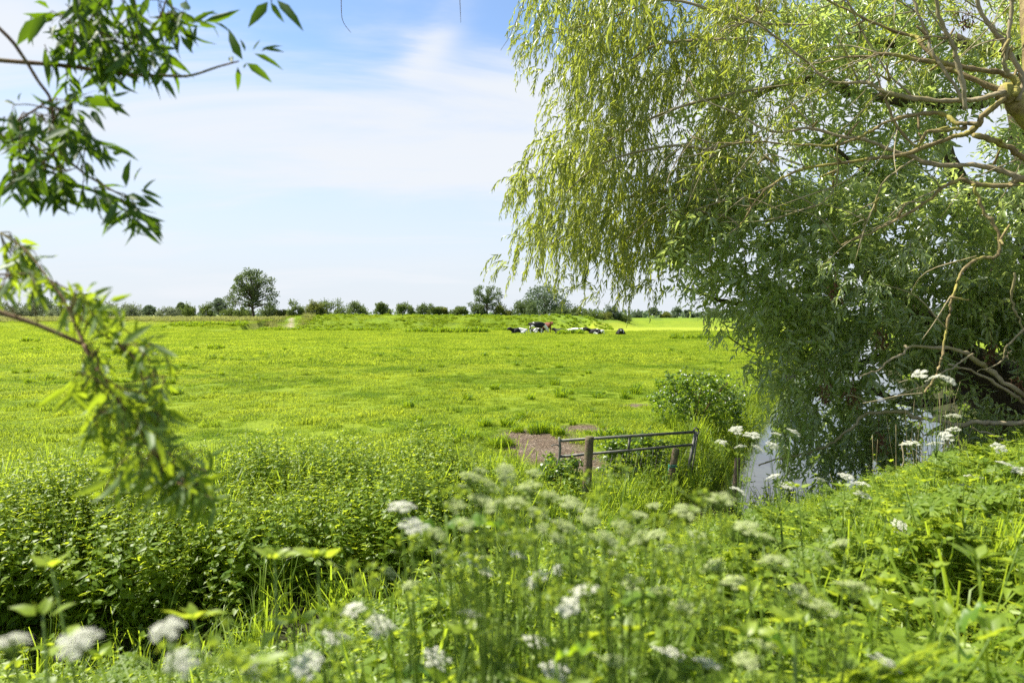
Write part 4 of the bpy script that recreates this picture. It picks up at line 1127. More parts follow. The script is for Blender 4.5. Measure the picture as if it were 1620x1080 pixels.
    dirn = np.stack([R.normal(size=n) * .5 - .35, R.normal(size=n) * .5, R.normal(size=n) * .25 + .05], -1)
    shoots(lv, tw, p0, dirn, R.uniform(.35, 1.0, n), 12, .26, .09, .135, .023, .40, .45, twr=.0022, per=2)
    # outlying thin sprigs along the left edge
    for a, b, m in [(835, 45, 3), (850, 62, 4), (862, 115, 3), (875, 112, 4), (846, 82, 2), (836, 70, 2), (818, 285, 3), (828, 255, 3), (812, 420, 4), (800, 400, 1), (840, 405, 4), (1000, 470, 3), (955, 465, 3), (1035, 450, 4), (890, 440, 3), (920, 455, 3)]:
        q = PA(a + R.normal(size=m) * 6, b + R.normal(size=m) * 6, np.full(m, 10.0) + R.normal(size=m) * .3)
        shoots(lv, tw, q, np.array([-.5, 0, .1])[None] + R.normal(size=(m, 3)) * .4, R.uniform(.3, .6, m), 9, .22, .1, .125, .019, .4, .45, twr=.002, per=2)
    # sparser strands in front of the limbs and above
    W2 = [(1100, -60), (1700, -80), (1700, 60), (1450, 120), (1300, 240), (1180, 330), (1120, 300)]
    px, py = poly_pts(W2, 650); d = R.uniform(8.2, 11.5, len(px)); k = clumpy(px, py, d, 50, .46); px, py, d = px[k], py[k], d[k]; n = len(px)
    shoots(lv, tw, PA(px, py, d), R.normal(size=(n, 3)) * .6, R.uniform(.35, .8, n), 9, .2, .1, .13, .022, .5, .3, twr=.002, per=2)
    # two blurred near sprays at the top edge belong to a low outer bough
    q = PA(np.array([965., 985, 1000, 975, 1060]), np.array([-40., -50, -45, -30, -60]), np.array([4.2, 4.2, 4.3, 4.1, 4.6]))
    shoots(lv, tw, q, R.normal(size=(5, 3)) * .3 + DOWN * .6, np.full(5, .38), 8, .2, .1, .11, .02, .4, .4, twr=.002, per=2)
    o = tr.build('trunk', M['bark'], root, origin=base); o.location = (0, 0, 0)
    for mb, nm, mt in ((lb, 'limbs', M['bark']), (gb, 'grey_limbs', M['greybark']), (tw, 'twigs', M['greybark']), (lv, 'crown', M['weep'])):
        mb.build(nm, mt, root, origin=base).location = (0, 0, 0)
near_willow()

def dense_willow():
    base = np.array([9.3, 11.6, float(ground_z(9.3, 11.6))])
    root = empty('white_willow', base, 'dense dark green willow leaning over the water from a thick dark trunk', 'tree'); bpy.context.view_layer.update()
    tr, lb, tw, lv, dl = MB(), MB(), MB(), MB(), MB()
    def B(mb, pts, d0, d1, r0, r1, sides=8, rough=.05):
        n = len(pts)
        tube(mb, np.array([P(a, b, d0 + (d1 - d0) * k / (n - 1)) for k, (a, b) in enumerate(pts)]), np.linspace(r0, r1, n), sides, rough, n=7, wig=.012)
    tube(tr, np.array([base - UPV * .3, P(1640, 680, 11.4), P(1585, 620, 11.4), P(1520, 575, 11.5), P(1440, 500, 11.8), P(1370, 420, 12), P(1300, 350, 12.2)]), [.75, .62, .5, .4, .28, .16, .07], 16, .06, n=8)
    B(lb, [(1640, 640), (1600, 500), (1570, 380), (1500, 250), (1470, 120)], 11.6, 12.5, .3, .07, 10)
    B(lb, [(1620, 630), (1640, 450), (1620, 300), (1600, 120)], 11.6, 12, .3, .1, 10)
    B(lb, [(1560, 160), (1480, 163), (1420, 158), (1340, 152), (1320, 135), (1270, 128), (1215, 140), (1150, 180)], 11.2, 11.6, .10, .05)
    B(lb, [(1680, 100), (1560, 80), (1500, 65), (1400, 68), (1330, 50)], 11.0, 11.6, .11, .05)
    B(lb, [(1520, 570), (1430, 560), (1330, 575), (1240, 560)], 11.4, 10.6, .09, .03)
    B(lb, [(1500, 560), (1400, 480), (1280, 460), (1170, 480), (1080, 455)], 11.5, 10.8, .1, .02)
    B(lb, [(1440, 500), (1330, 380), (1230, 330), (1130, 330)], 11.7, 11.0, .1, .02)
    B(lb, [(1560, 620), (1450, 640), (1350, 610), (1250, 640)], 11.2, 10.2, .08, .02)
    B(lb, [(1320, 575), (1200, 555), (1150, 530)], 10.6, 10, .012, .008)
    B(lb, [(1600, 420), (1500, 330), (1400, 290), (1300, 220)], 11.5, 11, .1, .02)
    # dead pale branches in front
    db = MB()
    B(db, [(1760, 690), (1620, 668), (1560, 668), (1500, 668), (1450, 662), (1425, 655), (1375, 655), (1345, 676), (1325, 698), (1290, 716), (1240, 728), (1200, 736)], 8.4, 9.6, .035, .01)
    B(db, [(1680, 660), (1615, 617), (1575, 582), (1545, 562), (1500, 549), (1450, 551), (1435, 553), (1400, 575), (1360, 596)], 8.6, 8.2, .035, .008)
    B(db, [(1680, 650), (1620, 632), (1572, 602), (1530, 584), (1500, 576)], 8.7, 8.4, .026, .01)
    B(db, [(1540, 560), (1505, 583), (1470, 603)], 8.4, 8.4, .014, .006)
    B(db, [(1620, 520), (1590, 555), (1575, 577), (1545, 590)], 8.4, 8.5, .014, .006)
    B(db, [(1606, 430), (1610, 480), (1618, 520)], 8.0, 8.2, .014, .01)
    B(db, [(1470, 605), (1430, 623), (1390, 632), (1340, 625)], 8.4, 8.8, .012, .006)
    B(db, [(1540, 676), (1580, 693), (1620, 696), (1660, 690)], 8.2, 8.2, .012, .012)
    B(db, [(1430, 700), (1420, 740), (1400, 790)], 8.0, 8.0, .010, .007)
    # leafy shoots: upper back, main left mass, lower skirt
    def fill(poly, n, d0, d1, s, thr, L0, L1, steps, dirb, droop, ll=.175, lw=.050, per=2):
        px, py = poly_pts(poly, n); d = R.uniform(d0, d1, len(px)); k = clumpy(px, py, d, s, thr); px, py, d = px[k], py[k], d[k]; m = len(px)
        dn = np.array(dirb)[None] + R.normal(size=(m, 3)) * .55
        shoots(lv, tw, PA(px, py, d), dn, R.uniform(L0, L1, m), steps, droop, .12, ll, lw, .55, .15, twr=.003, per=per, upn=.8)
    top = [(1080, 160), (1200, 60), (1360, -60), (1720, -60), (1720, 330), (1150, 330)]
    fill(top, 2500, 10.2, 12.5, 60, .42, .3, .7, 7, (-.4, 0, .2), .10)
    mid = [(1110, 280), (1720, 280), (1720, 520), (1560, 520), (1500, 540), (1300, 530), (1160, 470), (1090, 430), (1070, 350)]
    fill(mid, 1600, 9.0, 11.4, 55, .40, .3, .75, 7, (-.5, -.2, .1), .12)
    low = [(1175, 480), (1500, 500), (1490, 600), (1420, 650), (1290, 660), (1235, 640), (1205, 590), (1180, 540)]
    fill(low, 560, 9.2, 10.9, 45, .38, .3, .7, 7, (-.5, -.2, -.1), .14)
    right = [(1500, 430), (1720, 430), (1720, 640), (1600, 540), (1520, 500)]
    fill(right, 500, 9.2, 11, 50, .46, .3, .6, 7, (-.3, -.2, -.1), .14)
    skirt = [(1240, 610), (1470, 600), (1480, 690), (1400, 720), (1270, 690)]
    fill(skirt, 120, 9.3, 12, 40, .42, .3, .65, 7, (-.3, -.1, -.6), .2)
    veil = [(1215, 630), (1430, 630), (1430, 735), (1310, 750), (1240, 705)]
    fill(veil, 130, 9.4, 11.0, 30, .40, .35, .75, 8, (-.2, -.1, -.8), .25)
    low2 = [(1500, 600), (1700, 660), (1700, 720), (1500, 710)]
    fill(low2, 110, 9.5, 11, 40, .4, .3, .5, 6, (-.3, -.2, -.2), .14)
    for a, b, m in [(1145, 480, 5), (1135, 500, 5), (1165, 490, 6), (1150, 520, 4), (1100, 455, 3), (1070, 445, 3), (1130, 465, 3)]:
        q = PA(a + R.normal(size=m) * 8, b + R.normal(size=m) * 6, np.full(m, 9.6))
        shoots(lv, tw, q, np.array([-.4, 0, -.1])[None] + R.normal(size=(m, 3)) * .4, np.full(m, .35), 6, .2, .1, .13, .026, .5, .3, twr=.002, per=2)
    # pale leaf undersides nearer the camera
    for a, b, m in [(1440, 390, 6), (1425, 395, 5), (1360, 440, 4), (1395, 440, 5), (1320, 400, 3), (1490, 385, 4)]:
        q = PA(a + R.normal(size=m) * 10, b + R.normal(size=m) * 8, np.full(m, 8.2))
        shoots(lv, tw, q, np.array([-.3, 0, -.5])[None] + R.normal(size=(m, 3)) * .4, np.full(m, .32), 6, .2, .1, .135, .026, .5, .3, twr=.002, per=2)
    # bunches of withered brown leaves
    for a, b, d in [(1322, 462, 8.6), (1350, 628, 9.0), (1304, 622, 9.0), (1396, 535, 8.8), (1610, 610, 8.6), (1568, 560, 8.9), (1528, 30, 8.8), (1390, 700, 8.8)]:
        m = 46; q = PA(a + R.normal(size=m) * 6, b + R.uniform(-16, 14, m), np.full(m, d))
        leaves(dl, q, R.normal(size=(m, 3)) * .5 + DOWN, rvec(m), .07, .02)
        tube(dl, np.array([P(a, b - 40, d), P(a, b + 14, d)]), [.004, .003], 4, n=2)
    tr.build('trunk', M['darkbark'], root, origin=base).location = (0, 0, 0)
    for mb, nm, mt in ((lb, 'limbs', M['darkbark']), (db, 'dead_branches', M['greybark']), (tw, 'twigs', M['darkbark']), (lv, 'crown', M['dense']), (dl, 'withered_leaves', M['deadleaf'])):
        mb.build(nm, mt, root, origin=base).location = (0, 0, 0)
dense_willow()

def dry_stems():
    mb = MB()
    for k in range(90):
        px = R.choice([R.uniform(1440, 1530), R.uniform(1340, 1470)]); d = R.uniform(7.6, 9.6); x = (px - 810) / FPX * d
        z0 = max(float(ground_z(x, d)), WATER_Z - .1); h = R.uniform(.5, 1.2)
        a = np.array([x, d, z0]); b = a + np.array([R.normal() * .12, R.normal() * .1, h])
        tube(mb, np.array([a, (a + b) / 2 + R.normal(size=3) * .03, b]), [.004, .0035, .002], 4, n=3, tint=R.random())
    tag(mb.build('dry_reeds', M['dry']), 'pale dry reed stems standing at the water edge under the willow', 'reeds', kind='stuff')
dry_stems()

# ------------------------------------------------------------------ gate, posts, fence
def gate():
    A = P(884, 697, 9.3); Bq = P(1099, 683, 10.0); C = P(885, 722, 9.3); Dq = P(1096, 703, 10.0)
    foot = P(1083, 772, 10.0)
    root = empty('field_gate', (A + foot) / 2, 'tilted galvanised tube gate with wire mesh, behind two wooden posts', 'gate'); bpy.context.view_layer.update()
    def part(nm, segs, r, mt=M['metal'], s=8):
        mb = MB()
        for pts in segs: tube(mb, np.array(pts), [r] * len(pts), s, n=3, smooth=len(pts) > 2)
        return mb.build(nm, mt, root)
    Bt = Bq + np.array([.02, 0, 0])
    part('top_rail', [[A, Bq]], .021); part('middle_rail', [[C, Dq]], .019)
    low = A + (foot - Bq); part('bottom_rail', [[low, foot]], .018)
    part('end_stile', [[A + np.array([0.005, 0, .05]), C, low]], .018); part('hinge_stile', [[Bt + UPV * .01, foot]], .024)
    part('brace', [[P(997, 690, 9.66), P(994, 713, 9.66)]], .02)
    part('hinge_bar', [[P(1104, 684, 10.05), P(1090, 775, 10.05)]], .011)
    part('hinge', [[P(1097, 681, 10.0), P(1101, 676, 10.02), P(1106, 682, 10.04), P(1102, 689, 10.04)]], .012)
    part('latch', [[P(872, 705, 9.25), P(880, 703, 9.28), P(886, 706, 9.3)]], .008)
    mesh = MB()
    for k in range(1, 26):
        f = k / 26; a = C + (Dq - C) * f; b = low + (foot - low) * f; tube(mesh, np.array([a, b]), [.0022] * 2, 4, n=1)
    for k in range(1, 6):
        f = k / 6; tube(mesh, np.array([C + (low - C) * f, Dq + (foot - Dq) * f]), [.0022] * 2, 4, n=1)
    mesh.build('wire_mesh', M['metal'], root)
gate()

def post(pts, d, r, label, rope=False):
    base = P(*pts[-1], d); mb = MB(); n = len(pts)
    pp = [P(a, b, d) for a, b in pts]; dirn = norm(pp[0] - pp[-1])
    top = pp[0]
    path = np.array([base - dirn * .5, *[pp[-1] + (top - pp[-1]) * f for f in (.0, .3, .6, .9)], top - dirn * .004, top])
    tube(mb, path, [r * 1.05, r * 1.04, r, r * .98, r * .97, r * .95, r * .86], 16, .03, smooth=False)
    o = mb.build('wooden_post', M['postwood'], origin=base)
    tag(o, label, 'post', 'wooden posts at the gate')
    if rope:
        rb = MB(); w = r * 1.15
        ang = np.linspace(0, 12.5, 30); c = pp[0] * .55 + pp[-1] * .45
        tube(rb, np.stack([c[0] + w * np.cos(ang), c[1] + w * np.sin(ang), c[2] + .02 * ang / 6], -1), [.006] * 30, 5, n=1)
        tube(rb, np.array([c + np.array([-w, -.02, 0]), c + np.array([-w - .03, -.03, -.12]), c + np.array([-w - .02, -.03, -.26])]), [.006] * 3, 5, n=4)
        rb.build('twine', M['rope'], o, origin=base).location = (0, 0, 0)
post([(933, 690), (928, 772)], 9.0, .06, 'thick upright wooden post in front of the gate, the taller of the two')
post([(1070, 709), (1057, 775)], 9.6, .05, 'leaning dark wooden post tied with green twine near the gate hinge', True)
post([(1167, 724), (1164, 765)], 9.4, .04, 'short weathered stump in the grass between gate and water')

def shrub(name, c, rx, ry, rz, n, mat, label, cat='shrub', ll=.07, lw=.045, group=None):
    root = empty(name, c, label, cat, group); lm, tm = MB(), MB()
    th = R.uniform(0, 6.28, n); r = np.sqrt(R.random(n)); h = R.random(n) ** .7
    p = np.stack([rx * r * np.cos(th) * np.sqrt(1 - .6 * h ** 2), ry * r * np.sin(th), rz * h * (.75 + .5 * fnoise(3 * np.cos(th) * r + c[0], 3 * np.sin(th) * r))], -1)
    dn = np.stack([np.cos(th) * .6, np.sin(th) * .6, np.full(n, .6)], -1) + R.normal(size=(n, 3)) * .4
    shoots(lm, tm, p * .85, dn, R.uniform(.12, .35, n), 6, .12, .15, ll, lw, .7, .1, twr=.003, per=2, tpl=OVATE, upn=1.0)
    for k in range(9):
        a = R.uniform(0, 6.28); tube(tm, np.array([(0, 0, -.1), (rx * .4 * math.cos(a), ry * .4 * math.sin(a), rz * .5), (rx * .7 * math.cos(a), ry * .7 * math.sin(a), rz * .8)]), [.01, .007, .004], 5, n=4)
    m = max(6, n // 14); a = R.uniform(0, 6.28, m); q = np.stack([rx * .6 * np.cos(a), ry * .6 * np.sin(a), np.full(m, rz * .55)], -1)
    shoots(lm, tm, q, np.stack([np.cos(a) * .5, np.sin(a) * .5, np.full(m, .9)], -1) + R.normal(size=(m, 3)) * .3, R.uniform(.4, .85, m) * rz, 9, .13, .14, ll, lw, .7, .1, twr=.003, per=1, tpl=OVATE, upn=1.0)
    lm.build('foliage', mat, root).matrix_parent_inverse.identity(); tm.build('stems', M['twig'], root).matrix_parent_inverse.identity()
def gpt(x, y): return (x, y, float(ground_z(x, y)))
shrub('bramble_bush', gpt(3.65, 13.6), .95, .9, 1.1, 330, M['bramble'], 'rounded dark bramble bush at the ditch edge beyond the gate', ll=.075, lw=.05)
shrub('bramble_bush', gpt(1.85, 10.4), .6, .3, .55, 170, M['bramble'], 'dark bramble growing through the wire mesh of the gate', ll=.065, lw=.045)
shrub('bramble_bush', gpt(4.5, 15.2), .7, .9, .6, 200, M['bramble'], 'low bramble tangle right of the rounded bush', ll=.07, lw=.045)
shrub('bramble_bush', gpt(.65, 9.3), .3, .25, .42, 90, M['bramble'], 'small bramble left of the thick post', ll=.06, lw=.04)

def pasture_fence():
    a = np.array([36, 128.0]); b = np.array([56, 131.0])
    root = empty('wire_fence', gpt(*a), 'thin wire fence with dark posts at the far end of the yellow meadow', 'fence'); bpy.context.view_layer.update()
    tops = []
    for k in range(6):
        q = a + (b - a) * k / 5; g = np.array(gpt(*q)); mb = MB(); tube(mb, np.array([g - UPV * .2, g + UPV * 1.15]), [.09, .08], 6, n=2)
        mb.build('post', M['postwood'], root); tops.append(g)
    mb = MB()
    for h in (.5, .85, 1.1): tube(mb, np.array(tops) + UPV * h, [.012] * 6, 4, n=1, smooth=False)
    mb.build('wire', M['metal'], root)
pasture_fence()

# ------------------------------------------------------------------ cows
def skin_obj(name, verts, edges, radii, mat, parent, root_i=0):
    me = bpy.data.meshes.new(name); me.from_pydata([tuple(v) for v in verts], edges, []); me.update()
    o = bpy.data.objects.new(name, me); COL.objects.link(o)
    o.modifiers.new('skin', 'SKIN')
    sv = me.skin_vertices[0].data
    for k, r in enumerate(radii):
        rr = r if isinstance(r, tuple) else (r, r); sv[k].radius = rr; sv[k].use_root = (k == root_i)
    ss = o.modifiers.new('sub', 'SUBSURF'); ss.levels = 2; ss.render_levels = 2
    me.materials.append(mat)
    if parent: o.parent = parent
    return o

def cow(px, py, y, yaw, pose, mat, label, s=1.0, headdir=0.0, headmat=None):
    """facing +X before yaw; pose 'stand' | 'lie'"""
    x = (px - 810) / FPX * y; g = gpt(x, y)
    root = empty('cow', g, label, 'cow', 'cows resting in the far pasture'); root.rotation_euler = (0, 0, yaw); root.scale = (s, s, s)
    V, E, Rd = [], [], []
    def add(p, r, link=None):
        V.append(p); Rd.append(r)
        if link is not None: E.append((link, len(V) - 1))
        return len(V) - 1
    lift = -.70 if pose == 'lie' else 0
    z = lambda v: v + lift
    hip = add((-.78, 0, z(1.13)), (.31, .33))
    mid = add((-.2, 0, z(1.03)), (.38, .41), hip); sh = add((.42, 0, z(1.05)), (.32, .40), mid)
    ch = add((.68, 0, z(1.08)), (.2, .28), sh)
    hy = math.sin(headdir); hx = math.cos(headdir)
    if pose == 'graze':
        nk = add((.98, .05, .85), (.13, .17), ch); hd = add((1.2, .1, .5), (.12, .13), nk); mz = add((1.32, .12, .22), (.08, .08), hd)
    else:
        nk = add((.7 + .22 * hx, .22 * hy, z(1.22)), (.16, .22), ch); hd = add((.7 + .42 * hx, .42 * hy, z(1.36)), (.14, .16), nk)
        mz = add((.7 + .78 * hx, .78 * hy, z(1.18)), (.09, .10), hd)
    px_, py_ = -hy, hx
    hp = V[hd]
    for s2 in (-1, 1):
        e1 = add((hp[0] + px_ * .17 * s2, hp[1] + py_ * .17 * s2, hp[2] + .08), (.05, .03), hd); add((hp[0] + px_ * .31 * s2, hp[1] + py_ * .31 * s2, hp[2] + .05), (.035, .02), e1)
    tl = add((-1.0, 0, z(1.2)), (.06, .06), hip); t2 = add((-1.06, .02, max(.1, z(.8))), (.03, .03), tl); add((-1.05, .03, max(.06, z(.45))), (.045, .045), t2)
    if pose == 'stand' or pose == 'graze':
        for s2 in (-1, 1):
            a = add((-.72, .2 * s2, .85), (.13, .15), hip); b = add((-.86, .2 * s2, .52), (.07, .085), a); c = add((-.78, .2 * s2, .12), (.045, .045), b); add((-.72, .2 * s2, .03), (.06, .05), c)
            a = add((.48, .18 * s2, .75), (.1, .12), sh); b = add((.5, .18 * s2, .42), (.06, .06), a); c = add((.48, .18 * s2, .1), (.042, .042), b); add((.52, .18 * s2, .03), (.055, .05), c)
    else:
        for s2 in (-1, 1):
            a = add((-.6, .34 * s2, .26), (.17, .15), hip); b = add((-.2, .5 * s2, .16), (.1, .1), a); add((-.55, .58 * s2, .07), (.055, .055), b)
            a = add((.55, .26 * s2, .2), (.11, .1), sh); b = add((.86, .3 * s2, .1), (.07, .07), a); add((.6, .36 * s2, .06), (.05, .05), b)
    skin_obj('body', V, E, Rd, mat, root)
    if pose == 'stand':
        mb = MB(); th = np.linspace(0, 2 * np.pi, 10, endpoint=False); v = []
        for zz, rr in ((.82, .16), (.72, .2), (.6, .17), (.53, .08)): v += [(-.5 + rr * math.cos(t), rr * math.sin(t), zz) for t in th]
        q = [(k * 10 + j, k * 10 + (j + 1) % 10, k * 10 + 10 + (j + 1) % 10, k * 10 + 10 + j) for k in range(3) for j in range(10)]
        mb.add(v, None, q + []); u = mb.build('udder', M['udder'], root); u.matrix_parent_inverse.identity()
M['udder'] = plain('pink_udder_skin', (.45, .28, .24))
BK = (.012, .011, .011)
BW = [cow_mat('black_and_white_hide', BK, 1, .535, 0, -.24), cow_mat('black_and_white_hide', BK, 2.3, .56, -.5, 0, .35), cow_mat('black_and_white_hide', BK, 3.7, .545, -.05, 0),
      cow_mat('black_and_white_hide', BK, 5.2, .54, -.4, 0, .75), cow_mat('black_and_white_hide', BK, 6.1, .62, 0, 0), cow_mat('black_and_white_hide', BK, 7.7, .66, 0, 0)]
RW = cow_mat('red_and_white_hide', (.16, .05, .025), 4.4, .60, -.1)
cow(821, 525, 80, math.pi + .15, 'lie', BW[1], 'leftmost lying cow, black head and pale hindquarters, left of the standing cow', 1.0, .3)
cow(850, 526, 80, math.pi * 0 + .12, 'graze', BW[0], 'standing black cow with white patches, the tallest animal of the herd', 1.02, .25)
cow(866, 525, 82.5, -1.15, 'stand', RW, 'reddish brown and white cow standing just behind the black one', .95)
cow(850, 526, 83, .3, 'lie', BW[2], 'black and white cow lying behind the standing cow legs', .9, .2)
cow(889, 526, 79, math.pi - .2, 'lie', BW[5], 'mostly black cow lying left of the weed tuft', .9, -.4)
cow(911, 529, 78, .12, 'lie', BW[3], 'lying cow with black head turned right beside the weed tuft', 1.05, .1)
cow(943, 530, 77, math.pi * .82, 'lie', BW[2], 'lying cow seen from behind, white back with black bands', .95, .5)
cow(982, 531, 76, -math.pi / 2 - .15, 'lie', BW[4], 'rightmost cow lying and facing the viewer with ears out', .95, .0)

# ------------------------------------------------------------------ far trees and bushes
def crown_cards(lm, cs, rs, n, size, flat=.8):
    cs = np.asarray(cs, float); rs = np.asarray(rs, float)
    w = rs ** 2 / np.sum(rs ** 2); k = R.choice(len(cs), n, p=w)
    rr = rs[k] * R.random(n) ** .4
    v = rvec(n); p = cs[k] + v * rr[:, None] * np.array([1, 1, flat])
    leaves(lm, p, rvec(n) + v * .5, rvec(n) + UPV * .4, size * R.uniform(.5, 1.4, n), size * R.uniform(.35, .9, n), np.clip(R.random(n) * .6 + .4 * R.random(len(cs))[k], 0, 1), CARD, CARD_T, None)

def far_tree(name, x, y, w, h, kind, mat, label, group):
    g = gpt(x, y); root = empty(name, g, label, 'tree' if kind in ('tree', 'tall', 'wide') else 'bush', group)
    tm, lm = MB(), MB()
    if kind in ('tree', 'tall', 'wide'):
        th = h * (.20 if kind == 'tree' else .24 if kind == 'tall' else .12); n = 95 if kind == 'tree' else 44 if kind == 'tall' else 80
        tube(tm, np.array([(0, 0, -.2), (.02 * w, 0, th * .6), (0, 0, th), (.03 * w, 0, h * .6), (0, 0, h * .85)]), np.array([.038, .03, .028, .018, .006]) * h * .8, 9, .05, n=4)
        cs, rs = [], []
        for k in range(n):
            f = k / n; a = k * 2.399 + R.normal() * .3
            rad = R.uniform(.62, 1.04); zf = (.10 + .88 * f) if kind != 'tall' else (.02 + .94 * f)
            pr_ = np.interp(zf, [0, .12, .3, .5, .7, .85, 1], [.62, .95, 1.0, .90, .70, .50, .14]) if kind != 'tall' else np.interp(zf, [0, .25, .4, .55, .8, .92, 1], [.9, 1.0, .62, .78, .72, .5, .2])
            pr_ *= 1 + .22 * math.sin(2 * a + x) + .12 * math.sin(3 * a + x) + .10 * math.sin(5 * a + 7 * zf)
            c = np.array([math.cos(a) * pr_ * w * .45 * rad, math.sin(a) * pr_ * w * .45 * rad, th + (h - th) * (zf - .05 * rad * rad)])
            cs.append(c); rs.append(w * R.uniform(.05, .105))
            st = np.array([0, 0, th * R.uniform(.85, 1.3) + max(0, (c[2] - th) * .35)])
            if k % 2 == 0: tube(tm, np.array([st, st * .45 + c * .55 + UPV * .03 * h, c]), np.array([.012, .008, .003]) * h, 5, n=4)
        for k in range(int(n * .35)):
            v = np.clip(R.normal(size=3), -1.6, 1.6); c = np.array([v[0] * w * .16, v[1] * w * .16, th + (h - th) * (.45 + .18 * v[2])]); cs.append(c); rs.append(w * .075)
        crown_cards(lm, cs, rs, 7000 if kind == 'tree' else 4600, w * .024 + .08, .7)
    else:
        w = w * 1.22; n = {'bush': 20, 'willow': 30, 'spiky': 12}[kind]; cs, rs = [], []; sk = R.uniform(-.35, .35); ph = R.uniform(0, 6)
        for k in range(n):
            a = R.uniform(0, 6.28); r = math.sqrt(R.random()); z = R.uniform(.12, .85)
            rim = math.sqrt(max(.05, 1 - (z - .25) ** 2 * 1.9))
            cs.append((math.cos(a) * r * w * .40 * rim, math.sin(a) * r * w * .35 * rim, h * z * (1 - .12 * r) * (1 + sk * math.cos(a) * r + .15 * math.sin(3 * a + ph)))); rs.append(w * R.uniform(.09, .17) if kind != 'willow' else h * R.uniform(.12, .24))
        for k in range(6):
            a = R.uniform(0, 6.28); c = np.array(cs[R.integers(n)]); tube(tm, np.array([(c[0] * .2, c[1] * .2, -.2), c * .5, c]), np.array([.03, .02, .008]) * h, 5, n=3)
        crown_cards(lm, cs, rs, 3000, .13 + .016 * w, .85)
        m = 160 if kind != 'bush' else 70     # shoots sticking out of the outline
        k = R.integers(0, n, m); c = np.array(cs)[k]; v = norm(rvec(m) * .7 + UPV * .9)
        p0 = c + v * np.array(rs)[k][:, None] * .8
        for f in np.linspace(0, 1, 6):
            leaves(lm, p0 + v * (h * .16 * f), rvec(m) + v, rvec(m), .22, .10, None, CARD, CARD_T, None)
    tm.build('trunk', M['darkbark'], root).matrix_parent_inverse.identity()
    lm.build('crown', mat, root).matrix_parent_inverse.identity()
    return root

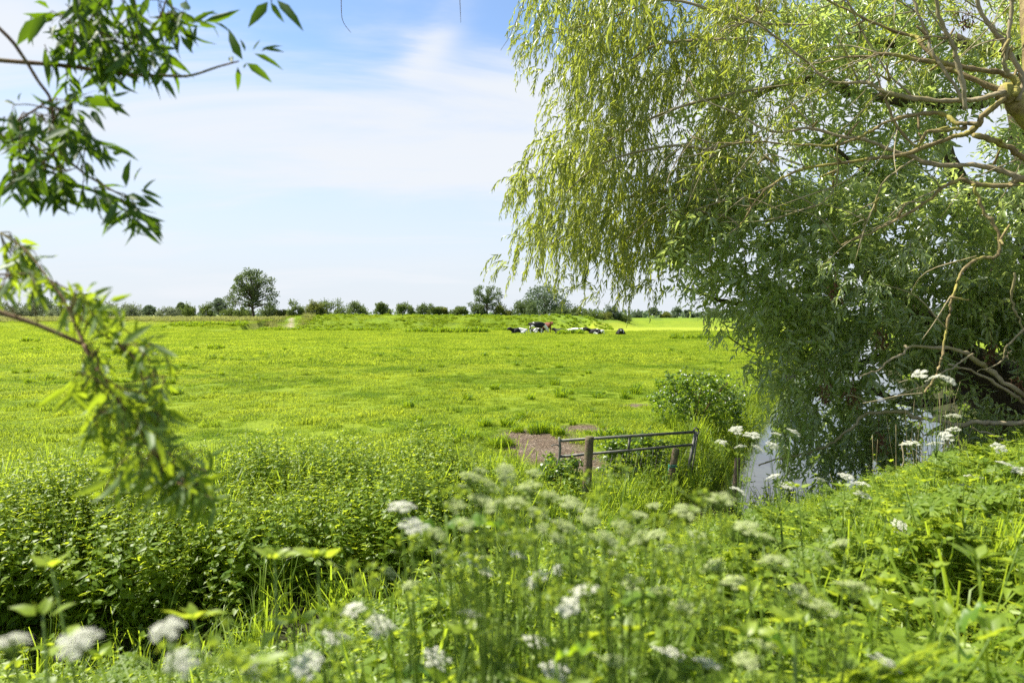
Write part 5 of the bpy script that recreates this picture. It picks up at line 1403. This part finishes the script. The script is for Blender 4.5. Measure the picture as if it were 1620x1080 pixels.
G1, G2, G3, G4 = 'willow bushes along the left field edge', 'bushes on the dike crest', 'trees behind the dike', 'bushes on the far right dike'
FT = [  # px, base py, width px, height px, distance, kind, material, label, group
    (18, 500, 60, 24, 128, 'willow', 'far_grey', 'pale grey willow bush, first from the left end of the field edge', G1),
    (52, 500, 60, 24, 132, 'willow', 'far_grey', 'pale grey willow bush, second from the left end of the field edge', G1),
    (66, 500, 58, 33, 150, 'wide', 'far_blue', 'rounded dark tree showing over the left willow bushes', G3),
    (100, 500, 50, 24, 130, 'willow', 'far_grey', 'grey willow bush partly hidden by the near lower willow branch', G1),
    (138, 500, 40, 40, 140, 'tree', 'far_dark', 'dark treetop showing over the near left branch leaves', G3),
    (172, 500, 48, 24, 128, 'willow', 'far_grey', 'silvery willow bush just right of the near left leaves', G1),
    (205, 500, 46, 23, 126, 'willow', 'far_grey', 'darker grey willow bush, right of the silvery one', G1),
    (236, 500, 28, 20, 160, 'tree', 'far_blue', 'bluish far tree in the gap right of the grey willows', G3),
    (266, 501, 40, 19, 126, 'willow', 'far_grey', 'low grey willow bush standing alone before two dark trees', G1),
    (287, 501, 24, 26, 135, 'tree', 'far_dark', 'narrow dark tree behind the lone low willow bush', G3),
    (301, 502, 24, 25, 128, 'bush', 'far_green', 'green bushy tree right of the narrow dark tree', G3),
    (327, 503, 26, 26, 112, 'bush', 'far_green', 'upright green shrub left of the large round tree', G3),
    (347, 502, 34, 32, 140, 'tree', 'far_blue', 'grey-blue tree behind the left edge of the large round tree', G3),
    (400, 504, 78, 80, 114, 'tree', 'far_dark', 'large solitary round-crowned tree with a dark bare trunk', 'solitary trees'),
    (372, 504, 40, 15, 116, 'spiky', 'far_green', 'low scrub at the left foot of the large round tree', G3),
    (424, 503, 34, 27, 118, 'bush', 'far_dark', 'dark shrub right under the crown of the large round tree', G3),
    (388, 503, 22, 20, 120, 'bush', 'far_dark', 'dark sapling clump just left of the big trunk', G3),
    (444, 502, 30, 12, 114, 'spiky', 'far_yellow', 'low yellowish scrub above the bare sandy slip', G3),
    (467, 499, 26, 25, 110, 'bush', 'far_green', 'first bush at the left end of the dike crest', G2),
    (500, 499, 32, 21, 110, 'bush', 'far_yellow', 'yellowish half of the widest bush pair on the dike', G2),
    (522, 499, 42, 27, 112, 'bush', 'far_green', 'dark green half of the widest bush pair on the dike', G2),
    (565, 500, 34, 20, 111, 'bush', 'far_green', 'compact bush standing alone right of the widest pair', G2),
    (606, 500, 26, 16, 111, 'spiky', 'far_green', 'small spiky bush on the middle of the dike', G2),
    (642, 500, 30, 19, 111, 'bush', 'far_green', 'round bush right of the small spiky one', G2),
    (669, 500, 22, 20, 113, 'bush', 'far_dark', 'dark upright bush, left one of a close trio', G2),
    (686, 500, 24, 16, 111, 'spiky', 'far_green', 'middle bush of the close trio on the dike', G2),
    (703, 500, 14, 15, 111, 'spiky', 'far_yellow', 'thin sapling at the right end of the close trio', G2),
    (727, 500, 28, 13, 112, 'spiky', 'far_green', 'lowest bush on the dike, left of the airy tall tree', G2),
    (770, 501, 56, 52, 114, 'tall', 'far_dark', 'airy tall tree with lobed crown on the dike', 'solitary trees'),
    (757, 501, 26, 18, 113, 'bush', 'far_dark', 'dark shrub at the left foot of the airy tall tree', G2),
    (796, 501, 30, 16, 113, 'bush', 'far_yellow', 'yellowish shrub at the right foot of the airy tall tree', G2),
    (833, 501, 46, 27, 113, 'bush', 'far_dark', 'broad rounded bush in front of the wide grey-green tree', G2),
    (862, 501, 100, 62, 122, 'wide', 'far_blue', 'wide grey-green tree above the standing cow', 'solitary trees'),
    (885, 501, 40, 26, 118, 'bush', 'far_dark', 'dark shrub under the right side of the wide grey-green tree', G2),
    (911, 505, 22, 17, 116, 'bush', 'far_dark', 'dark bush where the dike dips right of the herd', G2),
    (935, 507, 34, 16, 122, 'bush', 'far_green', 'green bush in the dip, second from its left', G2),
    (956, 508, 24, 12, 124, 'bush', 'far_yellow', 'small pale bush in the dip under the willow strands', G2),
    (969, 507, 24, 22, 126, 'bush', 'far_blue', 'taller bluish bush in the dip above the rightmost cow', G2),
    (986, 508, 22, 10, 126, 'bush', 'far_green', 'lowest bush at the right end of the dip', G2),
    (1010, 506, 18, 10, 142, 'bush', 'far_blue', 'first small bush on the right dike beside a hanging strand', G4),
    (1034, 506, 20, 17, 142, 'tree', 'far_blue', 'small leaning tree on the right dike', G4),
    (1053, 506, 16, 7, 142, 'bush', 'far_yellow', 'tiny low bush on the right dike', G4),
    (1070, 506, 20, 16, 142, 'bush', 'far_blue', 'bushy clump on the right dike in the sky gap', G4),
    (1087, 506, 12, 13, 144, 'spiky', 'far_blue', 'thin spindly bush in the sky gap of the willows', G4),
    (1100, 506, 14, 7, 144, 'bush', 'far_blue', 'small bush at the right side of the sky gap', G4),
    (1130, 506, 22, 14, 142, 'bush', 'far_dark', 'dark bush half hidden behind the willow leaf tips', G4),
    (1166, 506, 26, 11, 142, 'bush', 'far_blue', 'last bush visible behind the dense willow edge', G4),
]
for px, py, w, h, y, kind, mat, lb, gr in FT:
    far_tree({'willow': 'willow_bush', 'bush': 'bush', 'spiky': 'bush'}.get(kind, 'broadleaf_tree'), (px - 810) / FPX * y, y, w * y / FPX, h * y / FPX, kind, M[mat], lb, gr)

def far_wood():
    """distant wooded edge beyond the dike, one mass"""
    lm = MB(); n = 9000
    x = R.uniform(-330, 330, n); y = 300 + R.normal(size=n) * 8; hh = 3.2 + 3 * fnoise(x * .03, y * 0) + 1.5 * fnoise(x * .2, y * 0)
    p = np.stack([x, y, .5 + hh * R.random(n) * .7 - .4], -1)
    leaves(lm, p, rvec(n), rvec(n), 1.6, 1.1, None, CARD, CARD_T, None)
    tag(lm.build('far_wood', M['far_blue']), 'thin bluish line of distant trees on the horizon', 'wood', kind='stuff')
far_wood()
